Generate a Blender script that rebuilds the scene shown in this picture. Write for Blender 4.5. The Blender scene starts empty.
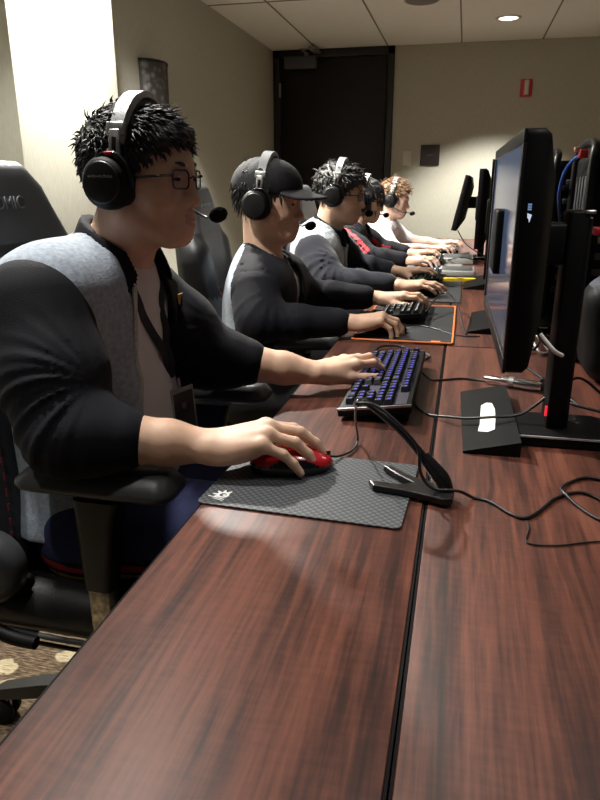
import bpy, bmesh, math, random
import numpy as np
from mathutils import Vector, Matrix, Euler
random.seed(7); rng = np.random.default_rng(7)
PI = math.pi
SC = bpy.context.scene
COL = SC.collection
TOP = 0.74          # table top height
CAMZ = 1.16

# ------------------------------------------------------------------ materials
MATS = {}
def new_mat(name):
    m = bpy.data.materials.new(name); m.use_nodes = True
    nt = m.node_tree; b = nt.nodes['Principled BSDF']
    return m, nt, b
def mat(name, col, rough=0.5, metal=0.0, spec=0.5, bump=0, bscale=200, var=0, vscale=30, coat=0, emis=None, estr=0, sss=0, sheen=0):
    if name in MATS: return MATS[name]
    m, nt, b = new_mat(name)
    c = (col[0], col[1], col[2], 1)
    b.inputs['Base Color'].default_value = c
    b.inputs['Roughness'].default_value = rough
    b.inputs['Metallic'].default_value = metal
    b.inputs['Specular IOR Level'].default_value = spec
    if coat: b.inputs['Coat Weight'].default_value = coat; b.inputs['Coat Roughness'].default_value = .15
    if sheen: b.inputs['Sheen Weight'].default_value = sheen
    if emis:
        b.inputs['Emission Color'].default_value = (*emis, 1); b.inputs['Emission Strength'].default_value = estr
    if sss:
        b.inputs['Subsurface Weight'].default_value = sss
        b.inputs['Subsurface Radius'].default_value = (.012, .005, .003); b.inputs['Subsurface Scale'].default_value = .6
    if bump or var:
        tc = nt.nodes.new('ShaderNodeTexCoord')
    if var:
        n = nt.nodes.new('ShaderNodeTexNoise'); n.inputs['Scale'].default_value = vscale; n.inputs['Detail'].default_value = 6
        r = nt.nodes.new('ShaderNodeValToRGB')
        r.color_ramp.elements[0].color = (*[x*(1-var) for x in col], 1); r.color_ramp.elements[0].position = .3
        r.color_ramp.elements[1].color = (*[min(1, x*(1+var)) for x in col], 1); r.color_ramp.elements[1].position = .7
        nt.links.new(tc.outputs['Object'], n.inputs['Vector']); nt.links.new(n.outputs['Fac'], r.inputs['Fac'])
        nt.links.new(r.outputs['Color'], b.inputs['Base Color'])
    if bump:
        n2 = nt.nodes.new('ShaderNodeTexNoise'); n2.inputs['Scale'].default_value = bscale; n2.inputs['Detail'].default_value = 4
        bp = nt.nodes.new('ShaderNodeBump'); bp.inputs['Strength'].default_value = bump; bp.inputs['Distance'].default_value = .002
        nt.links.new(tc.outputs['Object'], n2.inputs['Vector']); nt.links.new(n2.outputs['Fac'], bp.inputs['Height'])
        nt.links.new(bp.outputs['Normal'], b.inputs['Normal'])
    MATS[name] = m
    return m

def ramp(nt, stops):
    r = nt.nodes.new('ShaderNodeValToRGB'); e = r.color_ramp.elements
    while len(e) < len(stops): e.new(.5)
    for i, (p, c) in enumerate(stops): e[i].position = p; e[i].color = (*c, 1)
    return r
def mapping(nt, scale, rot=(0,0,0), coord='Object', loc=(0,0,0)):
    tc = nt.nodes.new('ShaderNodeTexCoord'); mp = nt.nodes.new('ShaderNodeMapping')
    mp.inputs['Scale'].default_value = scale; mp.inputs['Rotation'].default_value = rot; mp.inputs['Location'].default_value = loc
    nt.links.new(tc.outputs[coord], mp.inputs['Vector']); return mp

def wood_mat(name, loc):
    m, nt, b = new_mat(name)
    mp = mapping(nt, (26, 1.3, 8), (0,0,.05), loc=loc)
    n1 = nt.nodes.new('ShaderNodeTexNoise'); n1.inputs['Scale'].default_value = 1; n1.inputs['Detail'].default_value = 8; n1.inputs['Roughness'].default_value = .62; n1.inputs['Distortion'].default_value = .5
    nt.links.new(mp.outputs[0], n1.inputs['Vector'])
    mp2 = mapping(nt, (170, 9, 8), (0,0,-.03), loc=loc)
    n2 = nt.nodes.new('ShaderNodeTexNoise'); n2.inputs['Scale'].default_value = 1; n2.inputs['Detail'].default_value = 5
    nt.links.new(mp2.outputs[0], n2.inputs['Vector'])
    mp3 = mapping(nt, (30, 130, 8), (0,0,.1), loc=loc)
    n3 = nt.nodes.new('ShaderNodeTexNoise'); n3.inputs['Scale'].default_value = 1; n3.inputs['Detail'].default_value = 3
    nt.links.new(mp3.outputs[0], n3.inputs['Vector'])
    a = nt.nodes.new('ShaderNodeMath'); a.operation = 'MULTIPLY_ADD'; a.inputs[1].default_value = .32
    nt.links.new(n2.outputs['Fac'], a.inputs[0])
    s = nt.nodes.new('ShaderNodeMath'); s.operation = 'MULTIPLY'; s.inputs[1].default_value = .68
    nt.links.new(n1.outputs['Fac'], s.inputs[0]); nt.links.new(s.outputs[0], a.inputs[2])
    a2 = nt.nodes.new('ShaderNodeMath'); a2.operation = 'MULTIPLY_ADD'; a2.inputs[1].default_value = .10
    nt.links.new(n3.outputs['Fac'], a2.inputs[0]); nt.links.new(a.outputs[0], a2.inputs[2])
    r = ramp(nt, [(.40,(.018,.007,.005)),(.49,(.048,.015,.010)),(.56,(.088,.028,.017)),(.66,(.145,.048,.029))])
    nt.links.new(a2.outputs[0], r.inputs['Fac']); nt.links.new(r.outputs['Color'], b.inputs['Base Color'])
    b.inputs['Roughness'].default_value = .46; b.inputs['Specular IOR Level'].default_value = .36
    bp = nt.nodes.new('ShaderNodeBump'); bp.inputs['Strength'].default_value = .08; bp.inputs['Distance'].default_value = .001
    nt.links.new(n2.outputs['Fac'], bp.inputs['Height']); nt.links.new(bp.outputs['Normal'], b.inputs['Normal'])
    MATS[name] = m; return m

def carpet_mat():
    m, nt, b = new_mat('carpet')
    mp = mapping(nt, (1,1,1))
    # woven streaks
    mpS = mapping(nt, (45, 240, 1), (0,0,.25)); nS = nt.nodes.new('ShaderNodeTexNoise'); nS.inputs['Scale'].default_value = 1; nS.inputs['Detail'].default_value = 4
    nt.links.new(mpS.outputs[0], nS.inputs['Vector'])
    rS = ramp(nt, [(.35,(.030,.020,.013)),(.52,(.085,.060,.038)),(.68,(.17,.125,.08))])
    nt.links.new(nS.outputs['Fac'], rS.inputs['Fac'])
    # leaf shapes: distorted voronoi cells
    nD = nt.nodes.new('ShaderNodeTexNoise'); nD.inputs['Scale'].default_value = 22; nD.inputs['Detail'].default_value = 2
    nt.links.new(mp.outputs[0], nD.inputs['Vector'])
    mx = nt.nodes.new('ShaderNodeVectorMath'); mx.operation = 'MULTIPLY_ADD'; mx.inputs[1].default_value = (.05,.05,.05)
    nt.links.new(nD.outputs['Color'], mx.inputs[0]); nt.links.new(mp.outputs[0], mx.inputs[2])
    mpV = nt.nodes.new('ShaderNodeMapping'); mpV.inputs['Scale'].default_value = (7,12,1); mpV.inputs['Rotation'].default_value = (0,0,.9)
    nt.links.new(mx.outputs[0], mpV.inputs['Vector'])
    v = nt.nodes.new('ShaderNodeTexVoronoi'); v.voronoi_dimensions = '2D'; v.inputs['Scale'].default_value = 1
    nt.links.new(mpV.outputs[0], v.inputs['Vector'])
    rV = ramp(nt, [(.27,(1,1,1)),(.31,(0,0,0))]); nt.links.new(v.outputs['Distance'], rV.inputs['Fac'])
    # only some cells
    sep = nt.nodes.new('ShaderNodeSeparateColor'); nt.links.new(v.outputs['Color'], sep.inputs[0])
    gt = nt.nodes.new('ShaderNodeMath'); gt.operation = 'GREATER_THAN'; gt.inputs[1].default_value = .42; nt.links.new(sep.outputs[0], gt.inputs[0])
    mu = nt.nodes.new('ShaderNodeMath'); mu.operation = 'MULTIPLY'; nt.links.new(rV.outputs['Color'], mu.inputs[0]); nt.links.new(gt.outputs[0], mu.inputs[1])
    mix = nt.nodes.new('ShaderNodeMix'); mix.data_type = 'RGBA'
    rL = ramp(nt, [(.3,(.17,.14,.085)),(.7,(.40,.34,.22))]); nt.links.new(nS.outputs['Fac'], rL.inputs['Fac'])
    nt.links.new(mu.outputs[0], mix.inputs[0]); nt.links.new(rS.outputs['Color'], mix.inputs[6]); nt.links.new(rL.outputs['Color'], mix.inputs[7])
    nt.links.new(mix.outputs[2], b.inputs['Base Color'])
    b.inputs['Roughness'].default_value = .95; b.inputs['Specular IOR Level'].default_value = .1
    bp = nt.nodes.new('ShaderNodeBump'); bp.inputs['Strength'].default_value = .5; bp.inputs['Distance'].default_value = .004
    nt.links.new(nS.outputs['Fac'], bp.inputs['Height']); nt.links.new(bp.outputs['Normal'], b.inputs['Normal'])
    return m

def wall_mat():
    m, nt, b = new_mat('wallpaper_beige')
    mp = mapping(nt, (160, 160, 22)); n = nt.nodes.new('ShaderNodeTexNoise'); n.inputs['Scale'].default_value = 1; n.inputs['Detail'].default_value = 4
    nt.links.new(mp.outputs[0], n.inputs['Vector'])
    r = ramp(nt, [(.3,(.42,.405,.335)),(.7,(.49,.475,.40))]); nt.links.new(n.outputs['Fac'], r.inputs['Fac'])
    nt.links.new(r.outputs['Color'], b.inputs['Base Color']); b.inputs['Roughness'].default_value = .8; b.inputs['Specular IOR Level'].default_value = .2
    bp = nt.nodes.new('ShaderNodeBump'); bp.inputs['Strength'].default_value = .25; bp.inputs['Distance'].default_value = .002
    nt.links.new(n.outputs['Fac'], bp.inputs['Height']); nt.links.new(bp.outputs['Normal'], b.inputs['Normal'])
    return m

def pad_mat():
    # dark rubber mat with a grid of lighter rounded hexagon dots
    m, nt, b = new_mat('hex_mouse_mat')
    mp = mapping(nt, (125, 125, 1), (0,0,PI/4))
    v = nt.nodes.new('ShaderNodeTexVoronoi'); v.voronoi_dimensions = '2D'; v.inputs['Scale'].default_value = 1; v.inputs['Randomness'].default_value = 0
    nt.links.new(mp.outputs[0], v.inputs['Vector'])
    r = ramp(nt, [(.30,(.085,.094,.102)),(.46,(.028,.030,.034))]); nt.links.new(v.outputs['Distance'], r.inputs['Fac'])
    nt.links.new(r.outputs['Color'], b.inputs['Base Color']); b.inputs['Roughness'].default_value = .55; b.inputs['Specular IOR Level'].default_value = .4
    bp = nt.nodes.new('ShaderNodeBump'); bp.invert = True; bp.inputs['Strength'].default_value = .4; bp.inputs['Distance'].default_value = .001
    nt.links.new(v.outputs['Distance'], bp.inputs['Height']); nt.links.new(bp.outputs['Normal'], b.inputs['Normal'])
    return m

def screen_mat(name, top, bot, s):
    # picture on a lit LCD: soft vertical sky-like gradient of the game picture shown
    m, nt, b = new_mat(name)
    mp = mapping(nt, (1,1,1), coord='Generated')
    sx = nt.nodes.new('ShaderNodeSeparateXYZ'); nt.links.new(mp.outputs[0], sx.inputs[0])
    n = nt.nodes.new('ShaderNodeTexNoise'); n.inputs['Scale'].default_value = 4; nt.links.new(mp.outputs[0], n.inputs['Vector'])
    a = nt.nodes.new('ShaderNodeMath'); a.operation = 'MULTIPLY_ADD'; a.inputs[1].default_value = .3; nt.links.new(n.outputs['Fac'], a.inputs[0]); nt.links.new(sx.outputs[2], a.inputs[2])
    r = ramp(nt, [(.15,bot),(.5,tuple((x+y)/2 for x,y in zip(top,bot))),(1.0,top)]); nt.links.new(a.outputs[0], r.inputs['Fac'])
    nt.links.new(r.outputs['Color'], b.inputs['Emission Color']); b.inputs['Emission Strength'].default_value = s
    b.inputs['Base Color'].default_value = (.01,.01,.012,1); b.inputs['Roughness'].default_value = .12; b.inputs['Specular IOR Level'].default_value = .6
    return m

M_SKIN = mat('skin', (.60,.385,.275), .55, spec=.35, sss=.12, bump=.05, bscale=500, var=.08, vscale=40)
M_SKIN2 = mat('skin_fair', (.66,.45,.36), .55, spec=.35, sss=.12, var=.07, vscale=40)
M_LIP = mat('lips', (.51,.29,.215), .45)
M_NAIL = mat('nail', (.62,.42,.34), .25)
M_EYEW = mat('eye_white', (.42,.40,.37), .25)
M_IRIS = mat('iris', (.012,.008,.006), .1)
M_BROW = mat('brow_hair', (.012,.009,.008), .6)
M_HAIR = mat('black_hair', (.009,.008,.008), .50, spec=.55)
M_HAIRB = mat('brown_hair', (.20,.115,.06), .5, spec=.4, var=.3, vscale=60)
M_GREY = mat('heather_grey_fleece', (.29,.335,.40), .9, spec=.15, bump=.5, bscale=260, var=.22, vscale=120, sheen=.2)
M_BLK = mat('black_jersey', (.0045,.0047,.0085), .8, spec=.20, bump=.4, bscale=500, sheen=.03)
M_RIB = mat('black_rib', (.0045,.0045,.0075), .85, spec=.2, bump=.5, bscale=300, sheen=.02)
M_WHT = mat('white_tee', (.70,.67,.67), .85, spec=.15, bump=.3, bscale=300)
M_WSH = mat('white_shirt', (.78,.77,.78), .8, spec=.2, bump=.3, bscale=200)
M_NAVY = mat('navy_cloth', (.034,.040,.105), .85, spec=.2, bump=.4, bscale=300)
M_RED = mat('red_stripe', (.40,.012,.020), .7)
M_DKTR = mat('dark_trousers', (.012,.012,.014), .9)
M_SHOE = mat('shoe_black', (.015,.015,.015), .6)
M_PU = mat('black_leatherette', (.008,.008,.009), .42, spec=.5, bump=.25, bscale=350)
M_PUG = mat('grey_leatherette', (.045,.048,.053), .45, spec=.5, bump=.25, bscale=350)
M_PLAS = mat('black_plastic', (.007,.007,.008), .35, spec=.5, bump=.08, bscale=700)
M_PLASM = mat('matte_black_plastic', (.0040,.0040,.0045), .55, spec=.16)
M_GLOSS = mat('gloss_black', (.008,.008,.009), .15, spec=.6)
M_SOFT = mat('soft_touch_black', (.040,.042,.046), .38, spec=.5, bump=.15, bscale=600)
M_SILV = mat('brushed_silver', (.55,.55,.56), .35, metal=1)
M_CHROME = mat('bright_metal', (.75,.75,.76), .18, metal=1)
M_BRASS = mat('scratched_metal', (.55,.50,.40), .35, metal=1, var=.5, vscale=90)
M_RUB = mat('cable_rubber', (.010,.010,.011), .4, spec=.55)
M_REDM = mat('red_gloss', (.42,.008,.012), .22, spec=.6, coat=.5)
M_REDP = mat('red_plastic', (.5,.02,.03), .4)
M_BLUE = mat('blue_cable', (.05,.14,.55), .4)
M_PAPER = mat('white_paper', (.80,.80,.78), .8, var=.05)
M_WOOD = [wood_mat('mahogany_veneer', (0,0,0)), wood_mat('mahogany_veneer_b', (3.1,5.7,1.0)), wood_mat('mahogany_veneer_c', (9.1,2.7,2.0))]
M_EDGE = mat('black_edge_band', (.005,.004,.004), .7, spec=.1)
M_CARPET = carpet_mat(); M_WALL = wall_mat(); M_PAD = pad_mat()
M_CEIL = mat('ceiling_tile', (.86,.86,.81), .9, bump=.5, bscale=90, var=.06, vscale=120)
M_GRID = mat('ceiling_grid', (.20,.19,.16), .7)
M_DOOR = mat('espresso_door', (.008,.006,.008), .45, spec=.35, var=.3, vscale=12)
M_FRAME = mat('espresso_frame', (.010,.008,.009), .45)
M_STEEL = mat('dull_steel', (.30,.29,.28), .45, metal=.6)
M_OFFW = mat('offwhite_plastic', (.62,.60,.52), .5)
M_DKPLQ = mat('dark_plaque', (.030,.022,.024), .4)
M_DKG = mat('dark_grey_plastic', (.05,.052,.055), .5)
M_BLEDKEY = mat('key_blue_legend', (.02,.02,.10), .4, emis=(.10,.09,1.0), estr=1.0)
M_KEY = mat('key_black', (.007,.007,.009), .65, spec=.25)
M_KEYBASE = mat('key_plate_blue_glow', (.006,.006,.012), .5, emis=(.08,.07,.9), estr=.012)
M_KEYW = mat('key_white_legend', (.55,.58,.55), .5)
M_CLOTHPAD = mat('black_cloth_pad', (.010,.011,.013), .9, bump=.3, bscale=900)
M_ORANGE = mat('orange_stitch', (.75,.19,.035), .6)
M_GOLD = mat('yellow_gold', (.55,.36,.05), .6)
M_YEL = mat('yellow_plastic', (.75,.55,.04), .45)
M_GRN = mat('green_cloth', (.03,.12,.06), .6)
M_GRYP = mat('light_grey_plastic', (.28,.28,.26), .55)
M_LAMP = mat('lamp_glow', (.9,.88,.8), .5, emis=(1,.95,.85), estr=8)
M_LEDW = mat('led_white', (.8,.85,1), .4, emis=(.75,.85,1), estr=.7)
M_LEDB = mat('led_ice_blue', (.3,.5,.9), .4, emis=(.35,.6,1), estr=.3)
M_LEDR = mat('led_red', (.6,.02,.03), .4, emis=(1,.03,.05), estr=.8)
M_SCREEN = screen_mat('game_screen', (.060,.095,.17), (.05,.045,.065), .8)
M_DIMSCR = screen_mat('dim_screen', (.05,.07,.12), (.05,.05,.06), .25)
M_GLASSL = None
def lens_mat():
    m, nt, b = new_mat('spectacle_lens'); b.inputs['Transmission Weight'].default_value = 1; b.inputs['Roughness'].default_value = .02; b.inputs['IOR'].default_value = 1.12
    b.inputs['Base Color'].default_value = (.93,.93,.95,1); return m
M_LENS = lens_mat()
M_TORT = mat('dark_brown_acetate', (.035,.018,.012), .25, spec=.6)

# ------------------------------------------------------------------ object helpers
def link_mesh(name, me, parent=None, smooth=True):
    o = bpy.data.objects.new(name, me); COL.objects.link(o)
    if smooth:
        for p in me.polygons: p.use_smooth = True
    if parent is not None: o.parent = parent
    return o
def tag(o, label=None, cat=None, group=None, kind=None):
    if label: o['label'] = label
    if cat: o['category'] = cat
    if group: o['group'] = group
    if kind: o['kind'] = kind
    return o
def empty(name, loc=(0,0,0), rz=0, label=None, cat=None, group=None):
    o = bpy.data.objects.new(name, None); COL.objects.link(o); o.empty_display_size = .05
    o.location = loc; o.rotation_euler = (0,0,rz)
    return tag(o, label, cat, group)
def copy_tree(o, parent=None):
    c = o.copy(); COL.objects.link(c)
    if parent is not None: c.parent = parent
    for ch in list(o.children): copy_tree(ch, c)
    return c

class MB:
    def __init__(s): s.v = []; s.f = []; s.m = []; s.mats = []; s.flat = []
    def mi(s, m):
        if m not in s.mats: s.mats.append(m)
        return s.mats.index(m)
    def raw(s, vs, fs, m, xf=None, flat=False):
        b = len(s.v)
        for p in vs:
            p = Vector(p); s.v.append(tuple(xf @ p if xf is not None else p))
        k = s.mi(m)
        for f in fs: s.f.append([b+i for i in f]); s.m.append(k); s.flat.append(flat)
        return s
    def box(s, lo, hi, m, bev=0.0, xf=None, seg=2):
        bm = bmesh.new(); bmesh.ops.create_cube(bm, size=1)
        c = [(a+b)/2 for a,b in zip(lo,hi)]; d = [abs(b-a) for a,b in zip(lo,hi)]
        for v in bm.verts: v.co = Vector((c[0]+v.co.x*d[0], c[1]+v.co.y*d[1], c[2]+v.co.z*d[2]))
        if bev: bmesh.ops.bevel(bm, geom=bm.edges[:], offset=min(bev, min(d)*.49), segments=seg, profile=.5, affect='EDGES')
        s.bm(bm, m, xf, flat=not bev); return s
    def bm(s, bm, m, xf=None, flat=False):
        bm.verts.index_update()
        s.raw([v.co.copy() for v in bm.verts], [[v.index for v in f.verts] for f in bm.faces], m, xf, flat); bm.free()
    def lathe(s, prof, m, n=32, xf=None, close=True):
        # prof: (r, h) about local z
        vs = []; fs = []
        for r, h in prof:
            for i in range(n):
                a = 2*PI*i/n; vs.append((r*math.cos(a), r*math.sin(a), h))
        for j in range(len(prof)-1):
            for i in range(n):
                k = (i+1) % n; fs.append([j*n+i, j*n+k, (j+1)*n+k, (j+1)*n+i])
        if close:
            if prof[0][0] > 1e-5: fs.append([i for i in range(n)][::-1])
            if prof[-1][0] > 1e-5: fs.append([(len(prof)-1)*n+i for i in range(n)])
        s.raw(vs, fs, m, xf); return s
    def tube(s, pts, r, m, n=8, smooth=4, cap=True, xf=None, flat_ratio=1.0):
        P = [Vector(p) for p in pts]
        if smooth and len(P) > 2: P = catmull(P, smooth)
        R = r if isinstance(r, (list, tuple)) else None
        vs = []; fs = []; N = len(P)
        t0 = (P[1]-P[0]).normalized(); up = Vector((0,0,1)) if abs(t0.z) < .9 else Vector((1,0,0))
        side = t0.cross(up).normalized()
        for i, p in enumerate(P):
            t = (P[min(i+1,N-1)]-P[max(i-1,0)]).normalized()
            side = (side - t*side.dot(t)).normalized(); b2 = t.cross(side)
            rr = r if R is None else R[0]+(R[-1]-R[0])*i/(N-1) if len(R) == 2 else np.interp(i/(N-1), np.linspace(0,1,len(R)), R)
            for k in range(n):
                a = 2*PI*k/n; vs.append(p + side*math.cos(a)*rr + b2*math.sin(a)*rr*flat_ratio)
        for i in range(N-1):
            for k in range(n):
                q = (k+1) % n; fs.append([i*n+k, i*n+q, (i+1)*n+q, (i+1)*n+k])
        if cap: fs.append(list(range(n))[::-1]); fs.append([(N-1)*n+k for k in range(n)])
        s.raw(vs, fs, m, xf); return s
    def prism(s, poly, z0, z1, m, xf=None, bev=0, seg=2):
        bm = bmesh.new(); vs = [bm.verts.new((x,y,z0)) for x,y in poly]; f = bm.faces.new(vs)
        r = bmesh.ops.extrude_face_region(bm, geom=[f]); up = [g for g in r['geom'] if isinstance(g, bmesh.types.BMVert)]
        for v in up: v.co.z = z1
        bmesh.ops.recalc_face_normals(bm, faces=bm.faces)
        if bev:
            es = [e for e in bm.edges if abs(e.verts[0].co.z-e.verts[1].co.z) < 1e-6]
            bmesh.ops.bevel(bm, geom=es, offset=bev, segments=seg, profile=.5, affect='EDGES')
        s.bm(bm, m, xf, flat=True); return s
    def build(s, name, parent=None, recalc=True):
        me = bpy.data.meshes.new(name); me.from_pydata(s.v, [], s.f)
        for m in s.mats: me.materials.append(m)
        me.polygons.foreach_set('material_index', s.m)
        if recalc:
            bm = bmesh.new(); bm.from_mesh(me); bmesh.ops.recalc_face_normals(bm, faces=bm.faces); bm.to_mesh(me); bm.free()
        o = link_mesh(name, me, parent, smooth=False)
        me.polygons.foreach_set('use_smooth', [not x for x in s.flat])
        me.update()
        if any(not x for x in s.flat):
            try: me.set_sharp_from_angle(angle=math.radians(50))
            except Exception: pass
        return o
def catmull(P, k):
    out = []
    for i in range(len(P)-1):
        p0 = P[max(i-1,0)]; p1 = P[i]; p2 = P[i+1]; p3 = P[min(i+2,len(P)-1)]
        for j in range(k):
            t = j/k
            out.append(.5*((2*p1)+(p2-p0)*t+(2*p0-5*p1+4*p2-p3)*t*t+(3*p1-p0-3*p2+p3)*t**3))
    out.append(P[-1]); return out
def T(loc, rot=(0,0,0), s=1): return Matrix.Translation(loc) @ Euler(rot).to_matrix().to_4x4() @ Matrix.Scale(s, 4)
def frame(o, x, z):
    x = Vector(x).normalized(); z = Vector(z); z = (z - x*z.dot(x)).normalized(); y = z.cross(x)
    return Matrix(((x.x,y.x,z.x,o[0]),(x.y,y.y,z.y,o[1]),(x.z,y.z,z.z,o[2]),(0,0,0,1)))
def rrect(w, h, r, n=5):
    pts = []
    for cx, cy, a0 in ((w/2-r,h/2-r,0),(-w/2+r,h/2-r,90),(-w/2+r,-h/2+r,180),(w/2-r,-h/2+r,270)):
        for i in range(n+1):
            a = math.radians(a0+90*i/n); pts.append((cx+r*math.cos(a), cy+r*math.sin(a)))
    return pts
def text_mesh(name, txt, size, m, parent, xf, ext=.0006, shear=0, align='CENTER'):
    cu = bpy.data.curves.new(name, 'FONT'); cu.body = txt; cu.size = size; cu.extrude = ext; cu.shear = shear
    cu.align_x = align; cu.align_y = 'CENTER'
    o = bpy.data.objects.new(name+'_tmp', cu); COL.objects.link(o)
    dg = bpy.context.evaluated_depsgraph_get(); me = bpy.data.meshes.new_from_object(o.evaluated_get(dg))
    bpy.data.objects.remove(o); bpy.data.curves.remove(cu)
    me.transform(xf); me.materials.clear(); me.materials.append(m)
    return link_mesh(name, me, parent, smooth=False)

# ------------------------------------------------------------------ implicit surfaces
class SDF:
    def __init__(s, lo, hi, h):
        s.h = h; s.lo = np.array(lo, float); n = np.ceil((np.array(hi)-s.lo)/h).astype(int)+1
        s.n = n; s.F = np.full(n, .12, np.float32)
        s.ax = [s.lo[i]+h*np.arange(n[i]) for i in range(3)]
    def sub(s, lo, hi):
        i0 = [max(0, int((lo[i]-s.lo[i])/s.h)) for i in range(3)]; i1 = [min(s.n[i], int((hi[i]-s.lo[i])/s.h)+2) for i in range(3)]
        if any(a >= b for a, b in zip(i0, i1)): return None, None
        sl = tuple(slice(a, b) for a, b in zip(i0, i1))
        X, Y, Z = np.meshgrid(*[s.ax[i][sl[i]] for i in range(3)], indexing='ij', sparse=True)
        return sl, (X, Y, Z)
    def comb(s, sl, d, k, op='u'):
        a = s.F[sl]
        if op == 'u':
            if k > 0: hh = np.maximum(k-np.abs(a-d), 0)/k; r = np.minimum(a, d)-hh*hh*k*.25
            else: r = np.minimum(a, d)
        elif op == 's':
            d = -d
            if k > 0: hh = np.maximum(k-np.abs(a-d), 0)/k; r = np.maximum(a, d)+hh*hh*k*.25
            else: r = np.maximum(a, d)
        s.F[sl] = r
    def rc(s, a, b, ra, rb=None, k=0., op='u'):
        if rb is None: rb = ra
        a = np.array(a, float); b = np.array(b, float); m = max(ra, rb)+k+.05
        sl, P = s.sub(np.minimum(a,b)-m, np.maximum(a,b)+m)
        if sl is None: return s
        ab = b-a; L2 = max(ab@ab, 1e-9)
        t = np.clip(((P[0]-a[0])*ab[0]+(P[1]-a[1])*ab[1]+(P[2]-a[2])*ab[2])/L2, 0, 1)
        d = np.sqrt((P[0]-a[0]-t*ab[0])**2+(P[1]-a[1]-t*ab[1])**2+(P[2]-a[2]-t*ab[2])**2)-(ra+(rb-ra)*t)
        s.comb(sl, d, k, op); return s
    def ell(s, c, r, k=0., R=None, op='u'):
        c = np.array(c, float); r = np.array(r, float); m = r.max()+k+.05
        sl, P = s.sub(c-m, c+m)
        if sl is None: return s
        X, Y, Z = P[0]-c[0], P[1]-c[1], P[2]-c[2]
        if R is not None:   # columns are local axes
            X, Y, Z = (R[0][0]*X+R[1][0]*Y+R[2][0]*Z, R[0][1]*X+R[1][1]*Y+R[2][1]*Z, R[0][2]*X+R[1][2]*Y+R[2][2]*Z)
        k0 = np.sqrt((X/r[0])**2+(Y/r[1])**2+(Z/r[2])**2); k1 = np.sqrt((X/r[0]**2)**2+(Y/r[1]**2)**2+(Z/r[2]**2)**2)
        d = k0*(k0-1)/np.maximum(k1, 1e-6)
        s.comb(sl, d, k, op); return s
    def box(s, lo, hi, rad=0., k=0., op='u'):
        lo = np.array(lo, float); hi = np.array(hi, float); m = k+.05
        sl, P = s.sub(lo-m, hi+m)
        if sl is None: return s
        c = (lo+hi)/2; e = (hi-lo)/2-rad
        q = [np.abs(P[i]-c[i])-e[i] for i in range(3)]
        d = np.sqrt(sum(np.maximum(x, 0)**2 for x in q))+np.minimum(np.maximum(np.maximum(q[0],q[1]),q[2]), 0)-rad
        s.comb(sl, d, k, op); return s
    def pts(s): return np.meshgrid(*s.ax, indexing='ij', sparse=True)
    def mesh(s):
        F = s.F
        F[0]=F[-1]=.05; F[:,0]=F[:,-1]=.05; F[:,:,0]=F[:,:,-1]=.05
        return surface_nets(F, s.lo, s.h)
def surface_nets(F, lo, h):
    S = F < 0; nx, ny, nz = F.shape
    cnt = np.zeros((nx-1,ny-1,nz-1), np.int8)
    corners = [(i,j,k) for i in (0,1) for j in (0,1) for k in (0,1)]
    for i,j,k in corners: cnt += S[i:nx-1+i, j:ny-1+j, k:nz-1+k]
    act = (cnt > 0) & (cnt < 8); idx = np.argwhere(act)
    if len(idx) == 0: return np.zeros((0,3)), []
    vid = np.full(act.shape, -1, np.int64); vid[act] = np.arange(len(idx))
    val = np.stack([F[idx[:,0]+i, idx[:,1]+j, idx[:,2]+k] for i,j,k in corners], 1).astype(float)
    acc = np.zeros((len(idx),3)); num = np.zeros(len(idx))
    cs = np.array(corners, float)
    for a in range(8):
        for b in range(a+1, 8):
            if abs(cs[a]-cs[b]).sum() != 1: continue
            va, vb = val[:,a], val[:,b]; m = (va < 0) != (vb < 0)
            t = np.where(m, va/np.where(m, va-vb, 1), 0)
            acc += np.where(m[:,None], cs[a]+t[:,None]*(cs[b]-cs[a]), 0); num += m
    V = lo+h*(idx+acc/num[:,None])
    Q = []
    for ax in range(3):
        o1, o2 = (ax+1)%3, (ax+2)%3
        A = np.take(S, range(0, F.shape[ax]-1), ax); B = np.take(S, range(1, F.shape[ax]), ax)
        E = np.argwhere(A != B)
        E = E[(E[:,o1] > 0) & (E[:,o2] > 0) & (E[:,o1] < F.shape[o1]-1) & (E[:,o2] < F.shape[o2]-1)]
        ins = A[E[:,0],E[:,1],E[:,2]]
        def cell(d1, d2):
            q = E.copy(); q[:,o1] -= d1; q[:,o2] -= d2; return vid[q[:,0],q[:,1],q[:,2]]
        q = np.stack([cell(1,1), cell(0,1), cell(0,0), cell(1,0)], 1)
        q[~ins] = q[~ins][:, ::-1]; Q.append(q)
    return V, np.concatenate(Q)
def relax(V, Q, it):
    Q = np.asarray(Q); V = V.copy()
    for _ in range(it):
        acc = np.zeros_like(V); n = np.zeros(len(V))
        for a, b in ((0,1),(1,2),(2,3),(3,0)):
            np.add.at(acc, Q[:,a], V[Q[:,b]]); np.add.at(acc, Q[:,b], V[Q[:,a]]); np.add.at(n, Q[:,a], 1); np.add.at(n, Q[:,b], 1)
        V += .5*(acc/np.maximum(n, 1)[:,None]-V)
    return V, Q
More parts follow.
